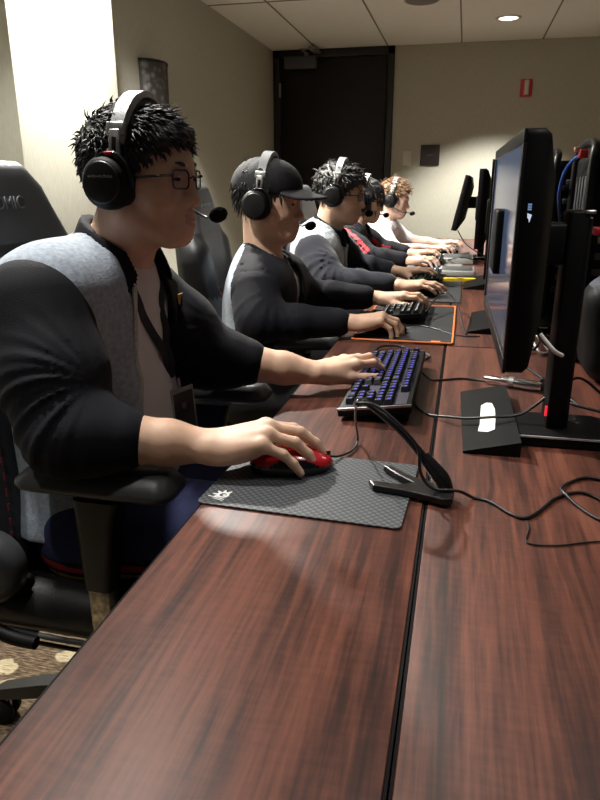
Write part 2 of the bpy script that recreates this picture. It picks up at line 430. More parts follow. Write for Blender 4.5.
def mesh_from(name, parts, mats, matfn=None, parent=None, sm=0):
    """parts: list of (V,Q); joined into one mesh; matfn(centres, normals) -> material index"""
    vs = []; qs = []; b = 0
    if sm: parts = [relax(V, Q, sm) for V, Q in parts]
    for V, Q in parts:
        if len(V) == 0: continue
        vs.append(V); qs.append(np.asarray(Q)+b); b += len(V)
    V = np.concatenate(vs); Q = np.concatenate(qs)
    me = bpy.data.meshes.new(name)
    me.vertices.add(len(V)); me.vertices.foreach_set('co', V.astype(np.float32).ravel())
    me.loops.add(Q.size); me.loops.foreach_set('vertex_index', Q.ravel().astype(np.int32))
    me.polygons.add(len(Q)); me.polygons.foreach_set('loop_start', np.arange(0, Q.size, 4, dtype=np.int32)); me.polygons.foreach_set('loop_total', np.full(len(Q), 4, np.int32))
    me.update(calc_edges=True); me.validate()
    for m in mats: me.materials.append(m)
    if matfn is not None:
        c = V[Q].mean(1); n = np.cross(V[Q[:,2]]-V[Q[:,0]], V[Q[:,3]]-V[Q[:,1]]); n /= np.maximum(np.linalg.norm(n, axis=1, keepdims=True), 1e-12)
        mi = np.asarray(matfn(c, n), np.int32)
        if len(mi) == len(me.polygons): me.polygons.foreach_set('material_index', mi)
    return link_mesh(name, me, parent)
def wob(P, seed, f, n=5):
    r = np.random.default_rng(seed); out = 0
    for i in range(n):
        k = r.normal(size=3); k = k/np.linalg.norm(k)*f*(.7+.8*r.random()); ph = r.random()*6.28
        out = out+np.sin(P[0]*k[0]+P[1]*k[1]+P[2]*k[2]+ph)
    return out/n
def lerp(a, b, t): return np.array(a, float)+(np.array(b, float)-np.array(a, float))*t
# ------------------------------------------------------------------ camera, world
cam = bpy.data.cameras.new('camera'); camo = bpy.data.objects.new('camera', cam); COL.objects.link(camo)
camo.location = (0, 0, CAMZ); camo.rotation_euler = (math.radians(90-17.636), 0, math.radians(13.285))
cam.sensor_fit = 'VERTICAL'; cam.sensor_height = 24; cam.lens = 670/800*24; cam.clip_start = .02
SC.camera = camo
SC.view_settings.view_transform = 'Standard'; SC.view_settings.look = 'None'; SC.view_settings.gamma = 1; SC.view_settings.exposure = -.12
w = bpy.data.worlds.new('world'); SC.world = w; w.use_nodes = True
w.node_tree.nodes['Background'].inputs[0].default_value = (.9,.92,1,1); w.node_tree.nodes['Background'].inputs[1].default_value = .035

# ------------------------------------------------------------------ room
XL, XR, YB, YF, ZC = -1.95, 2.6, 7.1, -2.2, 2.44
def st(o): o['kind'] = 'structure'; return o
st(MB().box((XL,YF,-.06),(XR,YB,0), M_CARPET).build('floor'))
st(MB().box((XL,YF,ZC),(XR,YB,ZC+.06), M_CEIL).build('ceiling'))
st(MB().box((XL-.1,YF,0),(XL,YB,ZC), M_WALL).build('wall_left'))
st(MB().box((XR,YF,0),(XR+.1,YB,ZC), M_WALL).build('wall_right'))
DX0, DX1 = -1.945, -.745   # door opening with frame
st(MB().box((XL-.1,YB+.03,0),(XR+.1,YB+.13,ZC), M_WALL).box((DX1,YB,0),(XR,YB+.03,ZC), M_WALL).build('wall_back'))
# pillar standing out of the left wall, its near and room side seen
st(MB().box((XL,2.50,0),(-1.72,3.34,ZC), M_WALL, bev=.004).build('wall_pillar'))
st(MB().box((XL,YF,0),(XL+.014,2.5,.10), M_FRAME).box((XL,3.34,0),(XL+.014,YB,.10), M_FRAME).build('baseboard_left'))
st(MB().box((DX1+.002,YB-.014,0),(XR,YB,.10), M_FRAME).build('baseboard_back'))
g = MB()
for x in (-1.50,-.815,-.13,.585,1.27,1.95): g.box((x-.006,YF,ZC-.004),(x+.006,YB,ZC+.002), M_GRID)
y = 5.30
while y > YF: g.box((XL,y-.006,ZC-.004),(XR,y+.006,ZC+.002), M_GRID); y -= 1.79
st(g.build('trim_1'))
# door with frame, closer and hinge
d = st(MB().box((DX0+.07,YB-.012,.01),(DX1-.07,YB+.028,ZC-.08), M_DOOR, bev=.003).build('door_1'))
MB().box((DX0,YB-.025,0),(DX0+.065,YB+.03,ZC-.001), M_FRAME, bev=.004).box((DX1-.065,YB-.025,0),(DX1,YB+.03,ZC-.001), M_FRAME, bev=.004).box((DX0,YB-.025,ZC-.075),(DX1,YB+.03,ZC-.001), M_FRAME, bev=.004).build('door_frame', d)
MB().box((-1.82,YB-.075,2.265),(-1.50,YB-.012,2.375), mat('closer_grey', (.085,.085,.09), .5), bev=.008).build('door_closer', d)
MB().box((-1.62,YB-.06,2.376),(-1.58,YB-.03,2.40), M_STEEL).box((-1.61,YB-.30,2.39),(-1.585,YB-.04,2.398), M_STEEL, bev=.002).box((-1.61,YB-.30,2.39),(-1.48,YB-.28,2.398), M_STEEL, bev=.002).box((-1.53,YB-.30,2.395),(-1.46,YB-.02,2.41), M_STEEL, bev=.002).build('closer_arm', d)
for z in (2.08, 1.25, .3): MB().lathe([(.011,-.065),(.012,-.06),(.012,.06),(.011,.065)], M_STEEL, 10, T((DX0+.07,YB-.024,z))).build('hinge', d)
MB().lathe([(.026,0),(.026,.01)], M_STEEL, 16, T((DX1-.13,YB-.012,1.02),(PI/2,0,0))).tube([(DX1-.13,YB-.02,1.02),(DX1-.13,YB-.06,1.02),(DX1-.25,YB-.06,1.02)], .009, M_STEEL).build('door_handle', d)
# wall fittings
t = empty('fire_alarm_strobe', (.478,YB+.004,2.035), 0, 'small red and white fire alarm strobe high on the back wall', 'fire alarm')
MB().box((-.052,-.03,-.075),(.052,0,.075), M_REDP, bev=.006).build('housing', t)
MB().box((-.018,-.05,-.062),(.024,-.028,.066), M_OFFW, bev=.008).build('strobe_lens', t)
t = empty('light_switch', (-.588,YB,1.43), 0, 'pale wall switch plate right of the dark door', 'switch')
MB().box((-.042,-.010,-.07),(.042,0,.07), M_OFFW, bev=.004).build('plate', t)
MB().box((-.017,-.016,-.034),(.017,-.009,.034), M_OFFW, bev=.003).build('rocker', t)
t = empty('room_sign', (-.366,YB,1.458), 0, 'square dark plaque on the back wall beside the pale switch', 'sign')
MB().box((-.092,-.014,-.095),(.092,0,.095), M_DKPLQ, bev=.004).build('panel', t)
MB().box((-.026,-.017,-.006),(.03,-.013,.006), mat('plaque_mark', (.10,.09,.105), .5)).build('mark', t)
# wall sconce, mesh half cylinder on the left wall
def sconce_mat():
    m, nt, b = new_mat('woven_sconce_shade'); mp = mapping(nt, (26,26,26))
    v = nt.nodes.new('ShaderNodeTexVoronoi'); v.inputs['Scale'].default_value = 1; nt.links.new(mp.outputs[0], v.inputs['Vector'])
    r = ramp(nt, [(.2,(.13,.12,.105)),(.55,(.035,.03,.026))]); nt.links.new(v.outputs['Distance'], r.inputs['Fac']); nt.links.new(r.outputs['Color'], b.inputs['Base Color'])
    b.inputs['Roughness'].default_value = .5; return m
t = empty('wall_sconce', (XL,4.22,1.75), 0, 'unlit mottled half-round sconce on the left wall behind the nearest player', 'wall lamp')
hp = [(.0,-.15)]+[(.10*math.sin(PI*i/16), -.15*math.cos(PI*i/16)) for i in range(1,16)]+[(.0,.15)]
MB().prism(hp, -.13, .13, sconce_mat(), bev=.003).build('shade', t)
MB().prism([(x*1.05,y*1.03) for x,y in hp], .13, .142, M_FRAME).build('top_rim', t); MB().prism([(x*1.05,y*1.03) for x,y in hp], -.142, -.13, M_FRAME).build('bottom_rim', t)
# ceiling fittings
def downlight(x, y, label, e, seen=True, size=100, blend=.45, col=(1,.965,.90)):
    t = empty('ceiling_downlight', (x,y,ZC), 0, label, 'ceiling light', 'recessed ceiling downlights')
    MB().lathe([(.100,0),(.100,-.006),(.094,-.010),(.078,-.010),(.072,-.004),(.072,0)], M_OFFW, 40, close=False).build('trim_ring', t)
    MB().lathe([(.0005,-.003),(.072,-.003)], M_LAMP, 32, close=False).build('lamp_face', t)
    L = bpy.data.lights.new('downlight_beam', 'SPOT'); L.energy = e; L.spot_size = math.radians(size); L.spot_blend = blend; L.shadow_soft_size = .06; L.color = col
    lo = bpy.data.objects.new('downlight_beam', L); COL.objects.link(lo); lo.location = (x,y,ZC-.02)
    return t
downlight(.235, 6.2, 'lit round downlight in the ceiling near the back wall', 520)
downlight(-1.45, 1.72, 'ceiling downlight over the aisle left of the nearest chair', 105, False)
downlight(-.97, 1.07, 'ceiling downlight over the nearest player', 165, False, 88)
downlight(-1.12, 4.35, 'ceiling downlight over the aisle behind the third and fourth players', 240, False, 92)
downlight(-.62, 2.80, 'ceiling downlight over the third player', 70, False, 78)
downlight(-1.50, 2.78, 'ceiling downlight close beside the pillar', 620, False, 140)
downlight(-.60, 4.55, 'ceiling downlight over the two farthest players', 260, False, 84)
downlight(.50, .75, 'added fill downlight over the near right of the table', 50, False, 60)  # fill lamp added out of view for the right tabletop; narrow cone spares faces
downlight(1.0, 3.7, 'ceiling downlight over the far right of the table', 9, False)
downlight(-.72, .12, 'ceiling downlight over the near end of the aisle', 46, False, 62)
t = empty('ceiling_speaker', (-.40,5.50,ZC), 0, 'round grey speaker disc in the ceiling, unlit', 'speaker')
MB().lathe([(.12,0),(.12,-.006),(.112,-.012),(.0005,-.014)], mat('speaker_grille', (.22,.21,.19), .8, bump=.6, bscale=300), 40, close=False).build('grille', t)
MB().lathe([(.133,0),(.133,-.005),(.119,-.006),(.119,0)], M_OFFW, 40, close=False).build('rim', t)

# ------------------------------------------------------------------ tables
def table(x0, x1, y0, y1, mi, label):
    t = empty('conference_table', ((x0+x1)/2,(y0+y1)/2,0), 0, label, 'table', 'mahogany conference tables pushed together')
    hx, hy = (x1-x0)/2, (y1-y0)/2
    MB().box((-hx+.003,-hy+.003,TOP-.028),(hx-.003,hy-.003,TOP), M_WOOD[mi], bev=.001).build('tabletop', t)
    e = MB(); z0, z1 = TOP-.030, TOP-.0015
    e.box((-hx,-hy,z0),(hx,-hy+.0035,z1), M_EDGE); e.box((-hx,hy-.0035,z0),(hx,hy,z1), M_EDGE); e.box((-hx,-hy,z0),(-hx+.0035,hy,z1), M_EDGE); e.box((hx-.0035,-hy,z0),(hx,hy,z1), M_EDGE)
    e.build('edge_band', t)
    for sy in (-1, 1):
        yy = sy*(hy-.22)
        MB().box((-.03,yy-.02,.05),(.03,yy+.02,TOP-.030), M_PLASM, bev=.004).build('leg', t)
        MB().box((-hx+.03,yy-.025,.0),(hx-.03,yy+.025,.05), M_PLASM, bev=.01).build('foot', t)
    return t
XA0, XA1, XB0, XB1 = -.330, -.0255, -.0240, .78
for j,(y0,y1,wa,wb) in enumerate(((-.30,1.862,'nearest narrow table strip, under the grey mouse mat','nearest wide table to the right of the long seam, under the big monitor'),
                                  (1.866,3.98,'second narrow table strip, under the orange-edged mat','second wide table, behind the near monitor stand'),
                                  (3.984,6.0,'farthest narrow table strip, in front of the white shirted player','farthest wide table, towards the back wall'))):
    table(XA0,XA1,y0,y1,j,wa); table(XB0,XB1,y0,y1,(j+1)%3,wb)
# ------------------------------------------------------------------ people
def yawR(a): c, s = math.cos(a), math.sin(a); return np.array([[c,-s,0],[s,c,0],[0,0,1.]])
def headR(yaw, pitch, roll=0):
    # local x forward, y left, z up; pitch > 0 looks down
    return np.array(Matrix.Rotation(yaw,3,'Z') @ Matrix.Rotation(pitch,3,'Y') @ Matrix.Rotation(roll,3,'X'))
def head_field(H, R, s, h, jaw=1.0, neck_to=None):
    H = np.array(H, float)
    W = lambda p: H+R@(np.array(p, float)*s)
    F = SDF(H-np.array([.16,.16,.24])*s, H+np.array([.16,.16,.15])*s, h)
    rs = lambda r: np.array(r)*s
    F.ell(W((-.012,0,.035)), rs((.098,.077,.080)), R=R)
    F.ell(W((.025,0,.012)), rs((.066,.068,.078)), k=.02*s, R=R)
    F.ell(W((.026,0,-.055)), rs((.058,.055*jaw,.058)), k=.025*s, R=R)
    F.rc(W((.066,-.012,-.094)), W((.066,.012,-.094)), .020*s, k=.025*s)
    for sg in (-1, 1):
        F.rc(W((.0,sg*.054*jaw,-.052)), W((.055,sg*.022*jaw,-.092)), .020*s*jaw, .017*s, k=.02*s)
        F.ell(W((.050,sg*.042,-.028)), rs((.032,.026*jaw,.030)), k=.02*s, R=R)       # cheek
        F.rc(W((.062,sg*.046,.002)), W((.03,sg*.062,-.012)), .012*s, k=.02*s)          # cheekbone
    F.rc(W((.078,-.034,.020)), W((.082,0,.018)), .010*s, k=.016*s).rc(W((.078,.034,.020)), W((.082,0,.018)), .010*s, k=.016*s)
    F.ell(W((.070,0,-.064)), rs((.026,.032,.030)), k=.02*s, R=R)                        # muzzle
    for sg in (-1, 1): F.ell(W((.098,sg*.032,.003)), rs((.016,.019,.013)), k=.014*s, R=R, op='s')
    F.rc(W((.084,0,.008)), W((.099,0,-.030)), .0075*s, .0100*s, k=.012*s)               # nose
    F.ell(W((.0995,0,-.034)), rs((.012,.012,.010)), k=.008*s, R=R)
    for sg in (-1, 1): F.ell(W((.090,sg*.013,-.037)), rs((.012,.008,.008)), k=.007*s, R=R)
    for sg in (-1, 1): F.ell(W((.096,sg*.0065,-.0445)), rs((.005,.0035,.004)), k=.003*s, R=R, op='s')
    F.ell(W((.089,0,-.0625)), rs((.011,.021,.0055)), k=.005*s, R=R)                     # lips
    F.ell(W((.087,0,-.0725)), rs((.011,.018,.0062)), k=.005*s, R=R)
    F.ell(W((.102,0,-.0675)), rs((.010,.023,.0014)), k=.003*s, R=R, op='s')
    F.ell(W((.085,0,-.083)), rs((.010,.018,.004)), k=.008*s, R=R, op='s') if False else None
    for sg in (-1, 1):                                                                   # lids over eyeballs
        F.ell(W((.0735,sg*.0315,.003)), rs((.0145,.0165,.0125)), k=.004*s, R=R)
        F.ell(W((.0905,sg*.0325,.0015)), rs((.008,.0135,.0035)), k=.002*s, R=R, op='s')
        F.ell(W((-.012,sg*.078,-.004)), rs((.017,.009,.030)), k=.008*s, R=R)             # ear
        F.ell(W((-.006,sg*.088,-.004)), rs((.009,.006,.018)), k=.004*s, R=R, op='s')
    n0 = W((-.025,0,-.055)); n1 = np.array(neck_to) if neck_to is not None else W((-.05,0,-.17))
    F.rc(n0, n1, .056*s*jaw**.5, .062*s*jaw**.5, k=.03*s)
    return F, W
def hand_prims(F, wr, fw, up, right, curl, splay=(.12,.03,-.06,-.16), thumb=(.6,.55,-.35), tcurl=.35, s=1.0, nails=None):
    f = np.array(fw, float); f /= np.linalg.norm(f); u = np.array(up, float); u -= f*(u@f); u /= np.linalg.norm(u)
    t = np.cross(u, f) if right else -np.cross(u, f)      # towards the thumb
    o = np.array(wr, float)
    W = lambda a, b, c: o+s*(f*a+t*b+u*c)
    base = [(.090,.031,.000),(.096,.009,.004),(.091,-.013,.002),(.081,-.033,-.004)]
    lens = [(.043,.026,.021),(.047,.030,.022),(.043,.028,.021),(.034,.021,.019)]
    rad = [.0098,.0100,.0095,.0085]
    for (a,b,c), r in zip(base, rad):
        F.rc(W(0,b*.55,0), W(a,b,c), .0165*s, (r+.0025)*s, k=.012*s)
    F.ell(W(.045,.000,-.006), np.array((.046,.036,.014))*s, k=.015*s, R=np.stack([f,t,u],1))
    F.ell(W(.040,-.026,-.012), np.array((.040,.015,.014))*s, k=.012*s, R=np.stack([f,t,u],1))
    for (a,b,c), L, r, cu, sp in zip(base, lens, rad, curl, splay):
        p = W(a,b,c); ang = 0
        dsp = f*math.cos(sp)+t*math.sin(sp)
        F.ell(p+u*.002*s, np.array((r*1.15,)*3)*s, k=.006*s)
        for i, l in enumerate(L):
            ang += cu[i]
            d = dsp*math.cos(ang)-u*math.sin(ang)
            q = p+d*l*s; F.rc(p, q, r*(1-.09*i)*s, r*(1-.09*(i+1))*s, k=(.004 if i else .007)*s)
            if i == 2 and nails is not None:
                nails.append((q-d*.004*s, dsp*math.sin(ang)+u*math.cos(ang), .0075*s))
            p = q
    p = W(.022,.022,-.010); d = f*thumb[0]+t*thumb[1]+u*thumb[2]; d /= np.linalg.norm(d)
    q = p+d*.046*s; F.rc(p, q, .018*s, .0125*s, k=.014*s)
    d2 = d*(1-tcurl)+f*tcurl; d2 /= np.linalg.norm(d2)
    p, q = q, q+d2*.033*s; F.rc(p, q, .0120*s, .0105*s, k=.006*s)
    d3 = d2*(1-tcurl)+f*tcurl; d3 /= np.linalg.norm(d3)
    p, q = q, q+d3*.028*s; F.rc(p, q, .0108*s, .0085*s, k=.004*s)
    if nails is not None: nails.append((q-d3*.004*s, u, .008*s))
    return t, u
def arm_field(el, wr, hand, right, h, s=1.0, nails=None, fat=1.0):
    el = np.array(el, float); wr = np.array(wr, float)
    pts = np.stack([el, wr, wr+.2*s*np.array(hand['fw'])/np.linalg.norm(hand['fw'])])
    F = SDF(pts.min(0)-.075, pts.max(0)+.075, h)
    m = lerp(el, wr, .3); m2 = lerp(el, wr, .72)
    F.rc(el, m, .043*s*fat, .043*s*fat, k=.01); F.rc(m, m2, .043*s*fat, .033*s*fat, k=.01)
    f = np.array(hand['fw'], float); f /= np.linalg.norm(f); u = np.array(hand.get('up',(0,0,1)), float); u -= f*(u@f); u /= np.linalg.norm(u); t = np.cross(u, f)
    for b in (-.010, .010): F.rc(m2, wr+t*b*s, .030*s*fat, .0215*s, k=.015)
    hand_prims(F, wr, hand['fw'], hand.get('up',(0,0,1)), right, hand['curl'], hand.get('splay',(.12,.03,-.06,-.16)), hand.get('thumb',(.6,.55,-.35)), hand.get('tcurl',.35), s, nails)
    return F

def torso_prims(F, c, g=0., k=.06):
    """c: dict pelvis, chest, neck, shR, shL, girth; g grows the surface"""
    P, C = np.array(c['pelvis']), np.array(c['chest']); R = yawR(c.get('yaw', 0)); gi = c.get('girth', 1.)
    fwd = R[:,0]
    F.ell(P, np.array((.125*gi,.170*gi,.12))+g, k=k, R=R)
    F.ell(lerp(P,C,.45)+fwd*.015*gi, np.array((.125*gi,.165*gi,.19))+g, k=k, R=R)
    F.ell(C, np.array((.112*gi,.165*gi,.17))+g, k=k, R=R)
    s0, s1, n = np.array(c['shR'],float), np.array(c['shL'],float), np.array(c['neck'],float)
    F.rc(lerp(s0,s1,.12), lerp(s0,s1,.88), .062+g, k=k)
    for s_ in (s0, s1): F.rc(n-np.array((.01,0,.045)), s_, .052+g*.8, .050+g, k=.04)
    F.rc(n-np.array((0,0,.05)), n+np.array((0,0,.0)), .060+g*.3, k=.03)
    return R
def bounds(c, pad=.16, zlo=None):
    pts = np.stack([np.array(c[k], float) for k in ('pelvis','chest','neck','shR','shL')])
    lo = pts.min(0)-pad-.06; hi = pts.max(0)+pad+.04; hi[2] = np.max(pts[:,2])+.09
    if zlo is not None: lo[2] = zlo
    return lo, hi

def capsules(parts, h, disp=None):
    A = np.array([p[0] for p in parts]+[p[1] for p in parts], float); r = max(max(p[2], p[3]) for p in parts)+.03
    F = SDF(A.min(0)-r, A.max(0)+r, h)
    for a, b, ra, rb, k in parts: F.rc(a, b, ra, rb, k=k)
    if disp is not None: F.F = (F.F+disp(F.pts())).astype(np.float32)
    return F

def sleeve_parts(sh, el, cu, r):
    # r: shoulder, mid, elbow, cuff radii
    sh = lerp(sh, el, .06); m = lerp(sh, el, .55); e2 = lerp(el, cu, .5)
    return [(sh, m, r[0], r[1], 0), (m, el, r[1], r[2], .03), (el, e2, r[2], (r[2]+r[3])/2, .03), (e2, cu, (r[2]+r[3])/2, r[3], .02)]

def fold_disp(sh, el, cu, amp, seed, k=17):
    """creases fanning out from the inner elbow, fading towards shoulder and cuff"""
    sh, el, cu = [np.array(x, float) for x in (sh, el, cu)]
    d1 = (el-sh)/np.linalg.norm(el-sh); d2 = (cu-el)/np.linalg.norm(cu-el); L2 = np.linalg.norm(cu-el)
    e1 = d1; e2 = d2-d1*(d1@d2); e2 /= np.linalg.norm(e2); bis = d2-d1; bis /= np.linalg.norm(bis)
    O = el+bis*.085
    def f(P):
        X, Y, Z = P[0]-O[0], P[1]-O[1], P[2]-O[2]
        u = X*e1[0]+Y*e1[1]+Z*e1[2]; v = X*e2[0]+Y*e2[1]+Z*e2[2]
        r = np.sqrt(u*u+v*v); th = np.arctan2(-v, u)
        w1 = wob(P, seed, 16); w2 = wob(P, seed+7, 9)
        ph = k*th+2.6*w1+14*r
        ridge = 1-2*np.abs(np.sin(ph*.5))**.8
        ridge2 = 1-2*np.abs(np.sin(ph*.95+2+2*w2))
        fall = np.clip(r/.07, 0, 1)*np.exp(-(r/.17)**2)
        a2 = (P[0]-el[0])*d2[0]+(P[1]-el[1])*d2[1]+(P[2]-el[2])*d2[2]
        cufade = np.clip((L2-.035-a2)/.04, 0, 1)
        a1 = (P[0]-sh[0])*d1[0]+(P[1]-sh[1])*d1[1]+(P[2]-sh[2])*d1[2]
        shfade = np.clip((a1-.03)/.08, 0, 1)
        return -(amp*(ridge*np.clip(.75+.9*w2, .1, 1.2)+.35*ridge2)*fall*cufade*shfade+amp*.6*wob(P, seed+9, 18)*cufade)
    return f

def hair_obj(body, H, R, s, style, m, seed, n=700, h=.004):
    H = np.array(H, float); W = lambda p: H+R@(np.array(p, float)*s); r_ = np.random.default_rng(seed)
    inv = R.T
    F = SDF(H-np.array([.15,.15,.16])*s, H+np.array([.15,.15,.18])*s, h)
    top, side = style['top'], style['side']
    F.ell(W((-.014,0,.038)), np.array((.099+side,.080+side,.082+top))*s, R=R)
    if style.get('fringe'):
        F.ell(W((.052,0,.062)), np.array((.046,.060,.034))*s, k=.02*s, R=R)
    P = F.pts()
    X, Y, Z = [(inv[i,0]*(P[0]-H[0])+inv[i,1]*(P[1]-H[1])+inv[i,2]*(P[2]-H[2]))/s for i in range(3)]
    hl = style.get('hairline', (.085,.052)); nape = style.get('nape', (-.07,-.075))
    dx, dz = nape[0]-hl[0], nape[1]-hl[1]; L = math.hypot(dx, dz); nx, nz = dz/L, -dx/L
    cut = ((X-hl[0])*nx+(Z-hl[1])*nz)*s
    cut = cut+.006*s*np.sin(Y/s*1.3+Y*140)*np.sin(Y*61)
    F.F = np.maximum(F.F+.005*s*wob(P, seed, 130)+.004*s*wob(P, seed+1, 260), -cut).astype(np.float32)
    parts = [F.mesh()]
    # locks: tapered curved tufts
    vs = []; qs = []; b = 0
    cnt = 0
    while cnt < n:
        u = r_.normal(size=3); u /= np.linalg.norm(u)
        p = np.array((-.014,0,.038))+u*np.array((.097+side*.7,.078+side*.7,.080+top*.6))
        c = (p[0]-hl[0])*nx+(p[2]-hl[1])*nz
        if c < .002: continue
        if style.get('band') is not None and abs(p[0]-style['band']) < .012 and p[2] > .05: continue
        cnt += 1
        tz = max(0, min(1, (p[2]-.03)/.07))
        ln = style['len_side']*(1-tz)+style['len_top']*tz; ln *= .6+.8*r_.random()
        flow = np.array(style['flow'])*(tz)+np.array(style['flow_side'])*(1-tz)
        d = u*style['lift']*(.5+r_.random())+flow+r_.normal(size=3)*style['mess']
        d /= np.linalg.norm(d); d2 = d*.75+flow*.5+np.array((0,0,-.25)); d2 /= np.linalg.norm(d2)
        q0 = p; q1 = p+d*ln*.5; q2 = q1+d2*ln*.5
        sd = np.cross(d, u); sd /= max(np.linalg.norm(sd), 1e-6); up = np.cross(sd, d)
        w0 = style.get('w', .0045)*(.7+.6*r_.random())
        rows = []
        for q, w_ in ((q0, w0), (q1, w0*.8), (q2, w0*.18)):
            rows.append([q+sd*w_, q+up*w_*.6, q-sd*w_, q-up*w_*.6])
        for rw in rows:
            for q in rw: vs.append(W(q))
        for j in range(2):
            for i in range(4): qs.append((b+j*4+i, b+j*4+(i+1)%4, b+(j+1)*4+(i+1)%4, b+(j+1)*4+i))
        qs.append((b+8,b+9,b+10,b+11)); b += 12
    parts.append((np.array(vs), np.array(qs)))
    return mesh_from('hair', parts, [m], None, body)

def glasses(body, H, R, s, m, full=True):
    H = np.array(H); W = lambda p: H+R@(np.array(p, float)*s)
    fr = MB()
    zc, xc = .0015, .0985
    for sg in (-1, 1):
        ring = [W((xc-.012*((abs(y)-.012)/.045 if abs(y) > .012 else 0), sg*y2, z)) for y, y2, z in [(.034+a*1.0, .034+a, zc+b) for a, b in rrect(.039,.030,.009,4)]]
        ring.append(ring[0]); fr.tube(ring, .0017*s, m, 6, smooth=0)
        fr.tube([W((xc-.010,sg*.058,.008)), W((xc-.022,sg*.070,.007)), W((.045,sg*.075,.005)), W((-.0,sg*.080,.004)), W((-.02,sg*.081,-.012))], .0026*s, m, 6)
    fr.tube([W((xc,-.0105,.004)), W((xc+.004,0,.007)), W((xc,.0105,.004))], .0016*s, m, 6)
    g = fr.build('glasses', body)
    for sg in (-1, 1):
        vs = [W((xc-.012*((.034+a-.012)/.045), sg*(.034+a), zc+b)) for a, b in rrect(.037,.028,.008,4)]
        n = len(vs); back = [v-R[:,0]*.0012*s for v in vs]
        ln = MB().raw([tuple(v) for v in vs]+[tuple(v) for v in back], [list(range(n)), list(range(n, 2*n))[::-1]]+[[i, (i+1)%n, n+(i+1)%n, n+i] for i in range(n)], M_LENS, flat=True)
        ln.build('lens', g)
    if full:
        for sg in (-1, 1):
            MB().box((-.004,-.0006,-.0012),(.004,.0006,.0012), M_SILV, xf=Matrix.Translation(Vector(W((xc-.030,sg*.0735,.0072)))) @ Matrix(R.tolist()).to_4x4()).build('hinge_accent', g)
    return g

